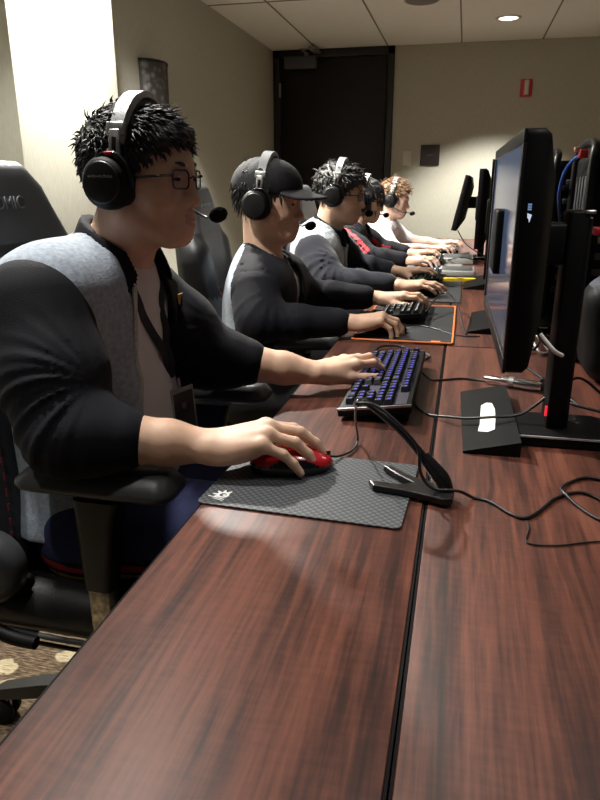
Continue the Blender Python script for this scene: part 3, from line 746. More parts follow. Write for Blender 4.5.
def headset(H, R, s, label, mic_side=1, mic=True, scale_x=0, detail=True, silver=True, mic_tip=(.118,.052,-.062), top=.030, band_x=-.006, red=True):
    """headphones with boom microphone; rests on the head, a thing of its own"""
    H = np.array(H); Rm = Matrix(R.tolist()).to_4x4()
    base = Matrix.Translation(Vector(H)) @ Rm @ Matrix.Scale(s, 4)
    t = empty('headset', tuple(H), 0, label, 'headphones', 'headsets worn by the players')
    X = Matrix.Translation(-Vector(H)) @ base
    cr = .117+top     # crown height of band
    def arc(r_y, zt, n=18, a0=12):
        out = []
        for i in range(n+1):
            a = math.radians(a0+(180-2*a0)*i/n); out.append((band_x, -r_y*math.cos(a), zt*math.sin(a)))
        return out
    def strap(path, w, th, m, mb, off=0):
        # flat band swept along a path in the y-z plane
        vs = []; fs = []; N = len(path)
        for i, p in enumerate(path):
            p = Vector(p); tg = (Vector(path[min(i+1,N-1)])-Vector(path[max(i-1,0)])).normalized(); nrm = Vector((0,tg.z,-tg.y))
            if nrm.dot(Vector((0,p.y,p.z))) < 0: nrm = -nrm
            c = p+nrm*off; wi = w*(.72+.28*math.sin(PI*i/(N-1)))
            prof = [(-wi/2,-th/2),(-wi/2*.8,th/2),(wi/2*.8,th/2),(wi/2,-th/2)]
            for a, b in prof: vs.append(c+Vector((a,0,0))+nrm*b)
        for i in range(N-1):
            for k in range(4): q = (k+1)%4; fs.append([i*4+k,i*4+q,(i+1)*4+q,(i+1)*4+k])
        fs.append([0,1,2,3]); fs.append([(N-1)*4+k for k in (3,2,1,0)])
        mb.raw(vs, fs, m, X)
    mb = MB(); strap(arc(.093,cr,a0=24), .036, .010, mat('headband_grey_pad', (.26,.27,.28), .33, spec=.6, bump=.2, bscale=250), mb, .003); hb = mb.build('headband', t)
    mb = MB(); strap(arc(.090,cr-.006,a0=20), .031, .010, M_PU, mb, -.004); mb.build('headband_pad', hb)
    for sg in (-1, 1):
        c = (-.012, sg*.094, -.006)
        # cup axis along y
        A = X @ T(c, (-sg*PI/2, 0, 0))
        cup = MB().lathe([(.012,-.022),(.041,-.022),(.044,-.012),(.044,0),(.042,.010),(.036,.017),(.034,.0185),(.0005,.0185)], M_PLASM, 36, A, close=False).build('ear_cup', t)
        MB().lathe([(.026,-.034),(.036,-.034),(.043,-.029),(.0445,-.021),(.041,-.014),(.026,-.014)], M_PU, 36, A, close=False).build('ear_cushion', cup)
        MB().lathe([(.034,.0185),(.033,.0205),(.031,.0212),(.0005,.0216)], M_PLAS, 36, A, close=False).build('cup_disc', cup)
        # slider yoke
        sl = MB(); yk = sg*.097
        sl.box((-.010+band_x,-.0035,.030),(.010+band_x,.0035,.078), M_SILV, bev=.002, xf=X @ T((0,yk,0),(0,0,0)) @ T((0,0,0),(sg*.12,0,0)))
        sl.box((-.017+band_x,-.006,.070),(.017+band_x,.006,.090), M_SILV, bev=.003, xf=X @ T((0,yk-sg*.002,0),(sg*.16,0,0)))
        sl.box((-.004+band_x,-.0042,.036),(.004+band_x,.0042,.066), M_GLOSS, bev=.001, xf=X @ T((0,yk+sg*.0005,0),(sg*.12,0,0)))
        sl.build('slider', t)
        yo = MB(); yo.tube([(-.046,sg*.096,-.012),(-.043,sg*.100,.012),(-.022,sg*.101,.034),(0,sg*.101,.040),(.018,sg*.101,.034),(.032,sg*.099,.012),(.034,sg*.096,-.012)], .0042, M_GLOSS, 8, xf=X)
        yo.build('yoke', t)
        if red: MB().box((-.009,-.0055,.036),(.007,.0055,.043), M_REDP, bev=.002, xf=X @ T((0,sg*.100,0))).build('side_mark', t)
        if detail and sg == -1:
            Rt = X @ Matrix(((1,0,0,-.012),(0,0,-1,-.1168),(0,1,0,.004),(0,0,0,1)))
            text_mesh('lettering', 'audio-technica', .0078, mat('faint_print', (.30,.30,.31), .5), cup, Rt, .0003, .25)
    if mic:
        sg = mic_side; a = (-.004, sg*.104, -.03); tip = mic_tip
        mb = MB().tube([a, (.045, sg*.100, -.052), (.085, sg*.085, -.066), (tip[0]-.012, sg*(tip[1]+.006), tip[2]+.002), (tip[0], sg*tip[1], tip[2])], .0026, M_RUB, 8, xf=X)
        mb.lathe([(.0005,-.012),(.009,-.011),(.012,-.006),(.012,.006),(.009,.011),(.0005,.012)], M_PLASM, 16, X @ T((a[0],a[1]+sg*.004,a[2]),(PI/2,0,0)))
        bo = mb.build('mic_boom', t)
        MB().lathe([(.0005,-.018),(.008,-.016),(.0125,-.009),(.0140,0),(.0125,.009),(.008,.016),(.0005,.018)], mat('mic_foam', (.010,.010,.010), 1.0, spec=.1, bump=.8, bscale=800), 20, X @ T((tip[0]+.006,sg*tip[1],tip[2]),(0,1.25,-.3*sg))).build('mic_foam', bo)
    return t

def person(c, label, group=None):
    H = c['head']; R = headR(c.get('hyaw',0), c.get('hpitch',0), c.get('hroll',0)); s = c.get('hs',1.0); hh = c['hres']
    skin = c.get('skin', M_SKIN)
    nk = np.array(c['neck'], float)
    Fh, W = head_field(H, R, s, hh, c.get('jaw',1.0), nk-np.array((.0,0,.03)))
    parts = [Fh.mesh()]
    nails = []
    parts.append(arm_field(c['elR'], c['wrR'], c['handR'], True, c['ares'], c.get('as',1.0), nails).mesh())
    parts.append(arm_field(c['elL'], c['wrL'], c['handL'], False, c['ares'], c.get('as',1.0), nails).mesh())
    # trunk, upper arms and legs under the clothes
    lo, hi = bounds(c); lo[0] -= .05; hi[0] += .45; lo[2] = .02; lo[1] -= .06; hi[1] += .06
    F = SDF(lo, hi, .014); torso_prims(F, c, -.006)
    for a, b in ((c['shR'],c['elR']),(c['shL'],c['elL'])): F.rc(a, b, .048, .042, k=.02)
    for hp, kn, ft in c['legs']:
        F.rc(hp, kn, .075, .055, k=.03); F.rc(kn, ft, .052, .038, k=.02); F.rc(ft, np.array(ft)+np.array((.13,0,-.02)), .036, .026, k=.02)
    parts.append(F.mesh())
    Hn = np.array(H); eL = W((.078,.0315,.002)); 
    def mf(cc, nn):
        L = (cc-Hn)@R/s
        mi = np.zeros(len(cc), np.int32)
        near = (np.abs(L) < .2).all(1)
        lip = near & (L[:,0] > .082) & (np.abs(L[:,1]) < .0215) & (L[:,2] < -.057+.10*np.abs(L[:,1])*.2) & (L[:,2] > -.0785+np.abs(L[:,1])*.28)
        mi[lip] = 1
        for sg in (-1, 1):
            dy, dz = L[:,1]-sg*.0325, L[:,2]-.0015
            eye = near & (L[:,0] > .074) & ((dy/.0135)**2+(dz/.0034)**2 < 1); mi[eye] = 4
            mi[eye & (np.abs(dy) < .0072)] = 4
            bz = L[:,2]-(.0225-.10*np.abs(np.abs(L[:,1])-.032)); pass
        if c.get('nails'):
            for p, nrm, r in nails:
                m_ = (np.linalg.norm(cc-p, axis=1) < r) & (nn@nrm > .55); mi[m_] = 2
        return mi
    body = mesh_from('person', parts, [skin, M_LIP, M_NAIL, M_EYEW, M_IRIS, c.get('browm', M_BROW)], mf)
    tag(body, label, 'person', group)
    for sg in (-1, 1): MB().tube([W((.0905,sg*.014,.0225)), W((.0905,sg*.026,.0265)), W((.083,sg*.040,.0265)), W((.070,sg*.052,.0215))], [.0032*s,.0042*s,.0034*s,.0012*s], c.get('browm', M_BROW), 8, flat_ratio=.9).build('eyebrow', body)
    # ---------- clothes
    Rb = yawR(c.get('yaw',0)); fwd, lft = Rb[:,0], Rb[:,1]; Cc = np.array(c['chest'], float)
    res = c['cres']; hem = c.get('hem', c['pelvis'][2]-.05)
    def loc(P): return [(P[0]-Cc[0])*a[0]+(P[1]-Cc[1])*a[1] for a in (fwd, lft)]
    # shirt
    lo, hi = bounds(c, .13, hem-.02)
    F = SDF(lo, hi, res*1.3); torso_prims(F, c, .004); P = F.pts()
    F.F = (F.F+.003*wob(P, 3, 40)).astype(np.float32)
    x, y = loc(P); ncut = np.sqrt((P[0]-nk[0]-.02)**2+(P[1]-nk[1])**2+((P[2]-nk[2]-.06)*.75)**2)-.078
    F.F = np.maximum(F.F, -ncut).astype(np.float32); F.F = np.maximum(F.F, hem-P[2]).astype(np.float32)
    shirt = mesh_from('shirt', [F.mesh()], [c.get('shirt', M_WHT)], None, body, 3)
    k = c['outfit']
    if k == 'jacket':
        F = SDF(lo-.02, hi+.02, res); torso_prims(F, c, .024); P = F.pts()
        x, y = loc(P)
        dsp = .006*wob(P, c['seed'], 26)+.004*np.sin(y*60+wob(P, c['seed']+1, 15)*4)*np.clip((Cc[2]+.05-P[2])/.2, 0, 1)
        outer = F.F-dsp
        inner = -(F.F+.013)
        # front opening widens downwards from the collar
        o0, o1, z0, z1 = c['open']
        tt = np.clip((nk[2]-P[2])/(nk[2]-hem), 0, 1)
        lo_ = o0+(z0-o0)*tt; hi_ = o1+(z1-o1)*tt
        opn = np.maximum(np.maximum(lo_-y, y-hi_), .0-x)
        G = np.maximum(np.maximum(outer, inner), -opn)
        nc = np.sqrt((x+Cc[0]-Cc[0]-((nk-Cc)@fwd)-.02)**2+(P[1]-nk[1])**2+((P[2]-nk[2]-.03+.5*(x-((nk-Cc)@fwd)))*.8)**2)-.074
        G = np.maximum(np.maximum(G, -nc), hem-P[2]); F.F = G.astype(np.float32)
        fz = c.get('far_panel')
        jmats = [c['jm']]+([fz] if fz else [])
        def jf(cc, nn):
            yy = (cc-Cc)@lft
            return np.where((yy > .04), 1, 0) if fz else np.zeros(len(cc))
        if c.get('upper_back'):
            jmats = [M_BLK, c['upper_back']]
            jf = lambda cc, nn: np.where(((cc-Cc)@fwd < -.035) & (cc[:,2] > Cc[2]-.05), 1, 0)  # upper rear takes this material, the rest of the body is black
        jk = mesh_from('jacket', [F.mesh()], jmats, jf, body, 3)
        # zip edges
        if c.get('zip'):
            for side_, (a, b) in ((-1,(o0,z0)),):
                pts_ = []
                for i in range(13):
                    z = nk[2]-.055-(nk[2]-.055-hem-.06)*i/12
                    tt_ = (nk[2]-z)/(nk[2]-hem); yv = a+(b-a)*tt_
                    # find outer surface along fwd at that y,z by sampling the torso field
                    G2 = c['_fld']; p0 = Cc+lft*yv; p0[2] = z; best = None
                    for xx in np.arange(.22, -.05, -.004):
                        q = p0+fwd*xx; ii = tuple(((q-G2[1])/G2[2]).round().astype(int))
                        if all(0 <= ii[j] < G2[0].shape[j] for j in range(3)) and G2[0][ii] < .024: best = q; break
                    if best is not None: pts_.append(best+fwd*.001)
                if len(pts_) > 3: MB().tube(pts_, .0042, c.get('zipm', mat('zip_edge', (.42,.43,.40), .5, var=.3, vscale=400)), 6, smooth=2).build('zip_edge', jk)
        # collar: tilted ribbed ring rising from the shoulders, open at the front
        A = SDF(nk-.14, nk+np.array((.14,.14,.11)), res*.8); P = A.pts()
        x, y = [(P[0]-nk[0])*a[0]+(P[1]-nk[1])*a[1] for a in (fwd, lft)]
        zz = P[2]-nk[2]+c.get('cz',.004)+c.get('cslope',.52)*(x-.01)
        rr = np.sqrt(((x-.020)*.95)**2+(y*1.0)**2)
        rad_ = .072-.36*zz
        ring = np.maximum(np.abs(rr-rad_)*.9-.005, np.abs(zz)*.85-.024)-.003
        open_ = np.maximum(np.abs(y-c.get('copen',.0))-c.get('cow',.024)+.6*np.minimum(zz, 0), -x)
        A.F = np.maximum(ring, -open_).astype(np.float32)
        mesh_from('collar', [A.mesh()], [c.get('cm', M_RIB)], None, jk, 3)
        for nm, sh, el, cu, am in (('R',c['shR'],c['elR'],c['cuR'],c['foldR']),('L',c['shL'],c['elL'],c['cuL'],c['foldL'])):
            sp = sleeve_parts(sh, el, cu, c['sr'])
            G = capsules(sp, res, fold_disp(sh, el, cu, am, c['seed']+(5 if nm == 'L' else 0)))
            sm = c['sm']; mats_ = [sm]; fn = None
            if c.get('stripes'):
                mats_ = [sm, M_RED]; shn, eln = np.array(sh), np.array(el); ax = (eln-shn)/np.linalg.norm(eln-shn)
                e1 = np.array((0.62,-.78,0.)); e1 -= ax*(ax@e1); e1 /= np.linalg.norm(e1); e2 = np.cross(ax, e1)
                def fn(cc, nn, shn=shn, e1=e1, e2=e2, ax=ax, L=np.linalg.norm(eln-shn)):
                    d = cc-shn; ang = np.arctan2(d@e2, d@e1)
                    st_ = (np.abs(ang-.28) < .13)|(np.abs(ang+.10) < .13)
                    return np.where(st_ & (d@ax < L*1.1), 1, 0)
            slv = mesh_from('sleeve', [G.mesh()], mats_, fn, jk)
            cu_ = np.array(cu); dr = (cu_-np.array(el)); dr /= np.linalg.norm(dr)
            rc_ = c['sr'][3]
            G = capsules([(cu_-dr*.045, cu_+dr*.0, rc_*1.0+.002, rc_*.93+.002, 0)], min(res, .005))
            P = G.pts(); ax_ = (P[0]-cu_[0])*dr[0]+(P[1]-cu_[1])*dr[1]+(P[2]-cu_[2])*dr[2]
            G.F = np.maximum(G.F, np.maximum(ax_-.012, -.055-ax_)).astype(np.float32)
            mesh_from('cuff', [G.mesh()], [c.get('cm', M_RIB)], None, slv, 2)
        c['_jk'] = jk
    elif k == 'shirt':
        for nm, sh, el, cu in (('R',c['shR'],c['elR'],c['cuR']),('L',c['shL'],c['elL'],c['cuL'])):
            G = capsules(sleeve_parts(sh, el, cu, c['sr']), res, fold_disp(sh, el, cu, .006, c['seed']))
            mesh_from('sleeve', [G.mesh()], [c['shirt']], None, shirt)
        A = SDF(nk-.12, nk+.12, res); P = A.pts(); x, y = [(P[0]-nk[0])*a[0]+(P[1]-nk[1])*a[1] for a in (fwd, lft)]
        zz = P[2]-nk[2]+.005+.35*(x+.02); rr = np.sqrt((x-.008)**2+y**2)
        A.F = np.maximum(np.maximum(np.abs(rr-(.074-.1*zz))-.005, np.abs(zz)-.024)-.003, -np.maximum(np.abs(y)-.02, -x)).astype(np.float32)
        mesh_from('collar', [A.mesh()], [c['shirt']], None, shirt)
    # trousers and shoes
    tp = []
    for hp, kn, ft in c['legs']:
        tp += [(hp, kn, .100, .078, .04), (kn, ft, .072, .058, .03)]
    tp.append((c['legs'][0][0], c['legs'][1][0], .11, .11, .05)); tp.append((np.array(c['pelvis'])+np.array((-.03,0,0)), np.array(c['pelvis'])+np.array((.02,0,-.02)), .115, .115, .05))
    G = capsules(tp, c.get('tres', .012), lambda P: .006*wob(P, 9, 28))
    def tf(cc, nn):
        hp, kn, ft = [np.array(v, float) for v in c['legs'][0]]; dz = cc[:,2]-np.interp(cc[:,0], [hp[0], kn[0]], [hp[2], kn[2]])
        near = (cc[:,1] < hp[1]-.02) & (cc[:,0] < kn[0]+.02)
        m_ = np.zeros(len(cc), np.int32)
        if c.get('tstripes'): m_[near & (dz < -.018)] = 1; m_[near & (dz < -.028) & (dz > -.042)] = 2; m_[near & (dz < -.052) & (dz > -.062)] = 3
        return m_
    mesh_from('trousers', [G.mesh()], [c['trm'], M_BLK, M_RED, M_GOLD], tf, body)
    for hp, kn, ft in c['legs']:
        f0 = np.array(ft, float)
        G = SDF(f0-np.array((.13,.09,.09)), f0+np.array((.24,.09,.09)), .009)
        G.rc(f0+np.array((-.02,0,-.025)), f0+np.array((.14,0,-.035)), .045, .036, k=.02); G.rc(f0, f0+np.array((0,0,.03)), .047, k=.02)
        P = G.pts(); G.F = np.maximum(G.F, .012-P[2]+0*P[0]+0*P[1]).astype(np.float32)
        mesh_from('shoe', [G.mesh()], [M_SHOE], None, body)
    return body, R, W
def prep(c):
    lo, hi = bounds(c, .13, c['pelvis'][2]-.1); F = SDF(lo-.02, hi+.02, .008); torso_prims(F, c, 0.); c['_fld'] = (F.F, F.lo, F.h); return c
def surf(c, y, z, off=0.):
    Rb = yawR(c.get('yaw',0)); fwd, lft = Rb[:,0], Rb[:,1]; Cc = np.array(c['chest'], float)
    G2 = c['_fld']; p0 = Cc+lft*y; p0[2] = z
    for xx in np.arange(.24, -.12, -.003):
        q = p0+fwd*xx; ii = tuple(((q-G2[1])/G2[2]).round().astype(int))
        if all(0 <= ii[j] < G2[0].shape[j] for j in range(3)) and G2[0][ii] < off: return q
    return p0+fwd*.12
# --- nearest player ----------------------------------------------------------
CURL_MOUSE = [(.40,.60,.40),(.45,.65,.45),(.55,.75,.45),(.70,.65,.40)]
CURL_KEY = [(.10,.60,.45),(.05,.65,.45),(.10,.65,.50),(.15,.60,.45)]
CURL_FLAT = [(.12,.30,.25),(.10,.35,.25),(.12,.40,.30),(.15,.40,.30)]
p1 = prep(dict(
    pelvis=(-.66,1.11,.55), chest=(-.655,1.11,.875), neck=(-.60,1.11,1.055), shR=(-.645,.925,.985), shL=(-.63,1.250,.950), girth=1.04, yaw=-.06,
    head=(-.534,1.10,1.172), hyaw=-.06, hpitch=.02, hs=.95, jaw=1.08, hres=.0021, ares=.0026, cres=.0046,
    elR=(-.558,.838,.808), wrR=(-.352,.888,.786), elL=(-.505,1.285,.820), wrL=(-.285,1.335,.787),
    handR=dict(fw=(.92,.28,.20), up=(-.2,-.1,1), curl=[(.35,.45,.25),(.38,.50,.30),(.48,.50,.28),(.62,.35,.18)], splay=(.04,.0,-.04,-.10), thumb=(.75,.45,-.40)), handL=dict(fw=(.66,.72,.10), up=(0,0,1), curl=CURL_KEY, thumb=(.80,.42,-.18), tcurl=.25),
    cuR=(-.480,.855,.800), cuL=(-.425,1.303,.810), nails=True,
    legs=[((-.62,1.01,.56),(-.20,.99,.60),(-.17,.98,.10)),((-.62,1.21,.56),(-.20,1.23,.60),(-.17,1.24,.10))],
    outfit='jacket', jm=M_GREY, sm=M_BLK, far_panel=M_BLK, open=(-.060,.060,-.110,.150), zip=True, cow=.058, sr=(.086,.080,.065,.050), foldR=.0062, foldL=.005, tstripes=True, tres=.008, seed=11, hem=.565, trm=M_NAVY, shirt=M_WHT))
b1, R1, W1 = person(p1, 'nearest person in glasses and grey and black varsity jacket, right hand on a red mouse', None)
hair_obj(b1, p1['head'], R1, .95, dict(top=.006, side=.003, hairline=(.086,.060), nape=(-.075,-.070), len_top=.026, len_side=.013, flow=(.95,-.1,-.12), flow_side=(.10,0,-.7), lift=.42, mess=.30, w=.0030, fringe=True, band=.004), M_HAIR, 4, 4200, .003)
glasses(b1, p1['head'], R1, .95, M_TORT)
headset(p1['head'], R1, .95, 'black and silver headset with red mark on the nearest person in glasses', top=.019, mic_tip=(.122,.040,-.058), band_x=.004)
# lanyard with badge
t = empty('lanyard', tuple(surf(p1, .02, .80, .006)), 0, 'black lanyard with badge hanging on the white shirt of the nearest player', 'lanyard')
lo_ = np.array(t.location)
mb = MB()
end = surf(p1, .045, .800, .012)
for ys, yn in ((-.075,-.055),(.085,.06)):
    pts = [np.array(p1['neck'])+np.array((.035,ys*.8,-.005))]
    for i in range(6):
        tt_ = (i+1)/6.; z = 1.005+(.812-1.005)*tt_; pts.append(surf(p1, yn+(.045-yn)*tt_, z, .010))
    vs = []; fs = []
    P_ = catmull([Vector(p) for p in pts], 4)
    for i, p in enumerate(P_):
        tg = (P_[min(i+1,len(P_)-1)]-P_[max(i-1,0)]).normalized(); nrm = Vector((1,-.1,.15)); sd = tg.cross(nrm).normalized(); nn = sd.cross(tg)
        for a, b in ((-.010,-.001),(-.010,.001),(.010,.001),(.010,-.001)): vs.append(p+sd*a+nn*b-Vector(lo_))
    for i in range(len(P_)-1):
        for k_ in range(4): q = (k_+1)%4; fs.append([i*4+k_,i*4+q,(i+1)*4+q,(i+1)*4+k_])
    fs += [[0,1,2,3],[(len(P_)-1)*4+k_ for k_ in (3,2,1,0)]]
    mb.raw(vs, fs, mat('lanyard_ribbon', (.012,.012,.016), .6, spec=.3))
mb.build('strap', t)
e_ = Vector(end-lo_)
MB().tube([e_+Vector((.004,0,.012)), e_+Vector((.006,0,0)), e_+Vector((.006,.002,-.016))], .0032, M_STEEL, 8).lathe([(.006,-.002),(.006,.002)], M_STEEL, 12, T(e_+Vector((.006,0,-.008)),(0,PI/2,0))).build('clip', t)
bx = frame(e_+Vector((.012,.004,-.062)), (.95,-.25,.10), (.12,0,1))
bd = MB().box((-.0015,-.032,-.047),(.0015,.032,.047), mat('badge_dark_print', (.030,.024,.022), .35), bev=.001, xf=bx).build('badge', t)
MB().box((-.0022,-.033,-.048),(.0022,-.030,.048), mat('badge_sleeve', (.30,.30,.30), .25), bev=.0008, xf=bx).box((-.0022,.030,-.048),(.0022,.033,.048), MATS['badge_sleeve'], bev=.0008, xf=bx).box((-.0022,-.033,.045),(.0022,.033,.054), MATS['badge_sleeve'], bev=.0008, xf=bx).build('badge_sleeve', bd)
MB().lathe([(.007,.0018),(.0005,.0020)], mat('badge_mark', (.16,.15,.14), .4), 16, bx @ T((0,.0,.018),(0,PI/2,0))).build('badge_mark', bd)
# crest on the far panel of the jacket
q = surf(p1, .125, .945, .032)
MB().prism([(-.014,.016),(.014,.016),(.014,-.004),(0,-.02),(-.014,-.004)], 0, .003, M_GOLD, frame(q+np.array((-.006,0,0)), (0,1,0), (1,.25,.1)), bev=.0008).build('crest', p1['_jk'])

# --- second player, cap -------------------------------------------------------
def dy(v, d): return (v[0]+d[0], v[1]+d[1], v[2]+d[2])
p2 = prep(dict(
    pelvis=(-.62,2.05,.53), chest=(-.610,2.05,.79), neck=(-.600,2.05,.955), shR=(-.580,1.900,.865), shL=(-.565,2.195,.865), girth=.84, yaw=0,
    head=(-.580,2.05,1.115), hyaw=-.02, hpitch=.08, hs=1.0, jaw=.98, hres=.004, ares=.0036, cres=.008,
    elR=(-.555,1.83,.79), wrR=(-.300,1.905,.785), elL=(-.54,2.30,.80), wrL=(-.275,2.345,.790),
    handR=dict(fw=(.93,.30,.12), curl=CURL_MOUSE), handL=dict(fw=(.93,.02,.10), curl=CURL_KEY, thumb=(.8,.4,-.2)),
    cuR=(-.335,1.893,.786), cuL=(-.32,2.335,.792),
    legs=[((-.64,1.95,.54),(-.22,1.94,.58),(-.19,1.94,.10)),((-.64,2.15,.54),(-.22,2.17,.58),(-.19,2.18,.10))],
    outfit='jacket', jm=M_BLK, sm=M_BLK, upper_back=M_GREY, open=(-.03,.03,-.05,.06), zip=False, sr=(.079,.066,.060,.042), foldR=.004, foldL=.004, seed=21, hem=.52, trm=M_DKTR))
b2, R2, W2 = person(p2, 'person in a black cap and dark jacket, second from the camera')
hair_obj(b2, p2['head'], R2, 1.0, dict(top=.0, side=.003, hairline=(.075,.030), nape=(-.07,-.105), len_top=.02, len_side=.03, flow=(.3,0,-.2), flow_side=(.05,0,-.9), lift=.35, mess=.15, w=.005), M_HAIR, 5, 500, .005)
def cap_obj(body, H, R, s):
    H = np.array(H); W = lambda p: H+R@(np.array(p, float)*s)
    F = SDF(H-.16, H+.18, .005)
    F.ell(W((-.012,0,.050)), np.array((.108,.089,.080))*s, R=R)
    P = F.pts(); X, Y, Z = [(R[0,i]*(P[0]-H[0])+R[1,i]*(P[1]-H[1])+R[2,i]*(P[2]-H[2]))/s for i in range(3)]
    ang = np.arctan2(Y, X+.012)
    F.F = np.maximum(F.F-.0025*np.abs(np.sin(ang*3))**.5+.003*wob(P, 8, 45), (.028-Z+.12*(X*0))*s).astype(np.float32)
    cp = mesh_from('cap', [F.mesh()], [mat('cap_black_twill', (.018,.018,.021), .75, spec=.3, bump=.4, bscale=500)], None, body)
    F = SDF(H-.2, H+.26, .0042); P = F.pts(); X, Y, Z = [(R[0,i]*(P[0]-H[0])+R[1,i]*(P[1]-H[1])+R[2,i]*(P[2]-H[2]))/s for i in range(3)]
    zc = .046-.35*(X-.08)*.55-3.2*Y*Y
    out = np.sqrt((X-.080)**2*1.0+(Y*1.16)**2)-.098
    F.F = (np.maximum(np.maximum(np.abs(Z-zc)-.0042, out), .055-X)*s*.8).astype(np.float32)
    mesh_from('brim', [F.mesh()], [mat('cap_brim_twill', (.024,.024,.028), .7, spec=.3, bump=.4, bscale=500)], None, cp)
    MB().lathe([(.010,0),(.009,.004),(.0005,.006)], MATS['cap_black_twill'], 14, Matrix.Translation(Vector(W((-.012,0,.128)))) @ Matrix(R.tolist()).to_4x4()).build('top_button', cp)
cap_obj(b2, p2['head'], R2, 1.0)
headset(p2['head'], R2, 1.0, 'black and silver headset worn over the black cap', detail=False, top=.022, mic_tip=(.118,.045,-.06), red=False)

# --- third player, grey jacket --------------------------------------------------
p3 = prep(dict(
    pelvis=(-.66,2.98,.53), chest=(-.635,2.98,.82), neck=(-.585,2.99,.990), shR=(-.610,2.82,.900), shL=(-.60,3.16,.92), girth=1.0, yaw=-.05,
    head=(-.528,3.00,1.128), hyaw=-.04, hpitch=.12, hs=1.03, jaw=1.0, hres=.0045, ares=.004, cres=.009,
    elR=(-.52,2.72,.79), wrR=(-.235,2.70,.788), elL=(-.50,3.22,.80), wrL=(-.275,3.13,.790),
    handR=dict(fw=(.98,.08,.06), curl=CURL_FLAT), handL=dict(fw=(.95,.10,.08), curl=CURL_KEY),
    cuR=(-.28,2.703,.788), cuL=(-.33,3.15,.792),
    legs=[((-.62,2.88,.54),(-.22,2.88,.58),(-.19,2.88,.10)),((-.62,3.08,.54),(-.22,3.10,.58),(-.19,3.10,.10))],
    outfit='jacket', jm=mat('pale_grey_fleece', (.40,.43,.46), .9, var=.2, vscale=55), sm=mat('dark_navy_jersey', (.011,.012,.020), .85, spec=.2, bump=.4, bscale=400, sheen=.15), open=(-.012,.012,-.02,.02), zip=False, sr=(.082,.076,.066,.046), foldR=.007, foldL=.007, seed=31, hem=.52, trm=M_DKTR))
b3, R3, W3 = person(p3, 'person in pale grey jacket with dark navy sleeves and glasses, behind the cap wearer')
hair_obj(b3, p3['head'], R3, 1.03, dict(top=.014, side=.008, hairline=(.090,.055), nape=(-.07,-.08), len_top=.032, len_side=.022, flow=(.7,0,-.1), flow_side=(.25,0,-.7), lift=.5, mess=.4, w=.004, fringe=True, band=-.006), M_HAIR, 6, 1000, .0045)
glasses(b3, p3['head'], R3, 1.03, M_TORT, False)
headset(p3['head'], R3, 1.03, 'black and silver headset on the person in the pale grey jacket', detail=False, top=.024, mic_tip=(.12,.04,-.062), red=False)

# --- fourth player, black with red stripes ------------------------------------
p4 = prep(dict(
    pelvis=(-.66,3.92,.53), chest=(-.655,3.92,.80), neck=(-.615,3.93,.96), shR=(-.63,3.75,.885), shL=(-.60,4.08,.885), girth=.92, yaw=-.05,
    head=(-.552,3.95,1.085), hyaw=-.05, hpitch=.14, hs=1.0, jaw=.93, hres=.005, ares=.0042, cres=.010,
    elR=(-.50,3.66,.79), wrR=(-.285,3.66,.788), elL=(-.50,4.14,.80), wrL=(-.29,4.06,.790),
    handR=dict(fw=(.98,.06,.08), curl=CURL_KEY), handL=dict(fw=(.95,.06,.08), curl=CURL_KEY),
    cuR=(-.31,3.66,.788), cuL=(-.33,4.075,.792),
    legs=[((-.62,3.83,.54),(-.22,3.83,.58),(-.19,3.83,.10)),((-.62,4.02,.54),(-.22,4.04,.58),(-.19,4.04,.10))],
    outfit='jacket', jm=M_BLK, sm=M_BLK, open=(-.012,.012,-.02,.02), zip=False, stripes=True, sr=(.076,.078,.068,.046), foldR=.007, foldL=.007, seed=41, hem=.52, trm=M_DKTR))
b4, R4, W4 = person(p4, 'person with black bob hair in a black jacket with red sleeve stripes')
hair_obj(b4, p4['head'], R4, 1.0, dict(top=.014, side=.012, hairline=(.098,.022), nape=(-.06,-.115), len_top=.05, len_side=.06, flow=(.5,0,-.4), flow_side=(.1,0,-1), lift=.15, mess=.08, w=.006, fringe=True), M_HAIR, 7, 600, .005)
glasses(b4, p4['head'], R4, 1.0, M_TORT, False)
headset(p4['head'], R4, 1.0, 'black headset on the person with black bob hair', detail=False, top=.024, mic_tip=(.12,.04,-.062), red=False)

# --- fifth player, white shirt -------------------------------------------------
p5 = prep(dict(
    pelvis=(-.58,4.64,.53), chest=(-.555,4.65,.80), neck=(-.510,4.66,.950), shR=(-.530,4.49,.875), shL=(-.50,4.82,.885), girth=.95, yaw=-.05,
    head=(-.462,4.68,1.078), hyaw=-.05, hpitch=.14, hs=1.0, jaw=1.0, hres=.005, ares=.0042, cres=.010, skin=M_SKIN2, browm=M_HAIRB,
    elR=(-.455,4.43,.765), wrR=(-.215,4.43,.788), elL=(-.42,4.89,.80), wrL=(-.17,4.86,.790),
    handR=dict(fw=(.98,.08,.08), curl=CURL_KEY), handL=dict(fw=(.97,.02,.08), curl=CURL_KEY),
    cuR=(-.42,4.43,.770), cuL=(-.38,4.885,.80),
    legs=[((-.58,4.55,.54),(-.18,4.55,.58),(-.15,4.55,.10)),((-.58,4.75,.54),(-.18,4.77,.58),(-.15,4.77,.10))],
    outfit='shirt', shirt=M_WSH, sr=(.080,.070,.064,.056), seed=51, hem=.52, trm=M_DKTR))
b5, R5, W5 = person(p5, 'farthest person, light brown hair and white shirt with rolled sleeves')
hair_obj(b5, p5['head'], R5, 1.0, dict(top=.012, side=.007, hairline=(.088,.058), nape=(-.07,-.075), len_top=.04, len_side=.022, flow=(.7,0,.1), flow_side=(.2,0,-.6), lift=.6, mess=.3, w=.005, fringe=True), M_HAIRB, 8, 600, .005)
headset(p5['head'], R5, 1.0, 'black headset on the farthest person in the white shirt', detail=False, top=.022, mic_side=-1, mic_tip=(.135,.030,-.066), red=False)
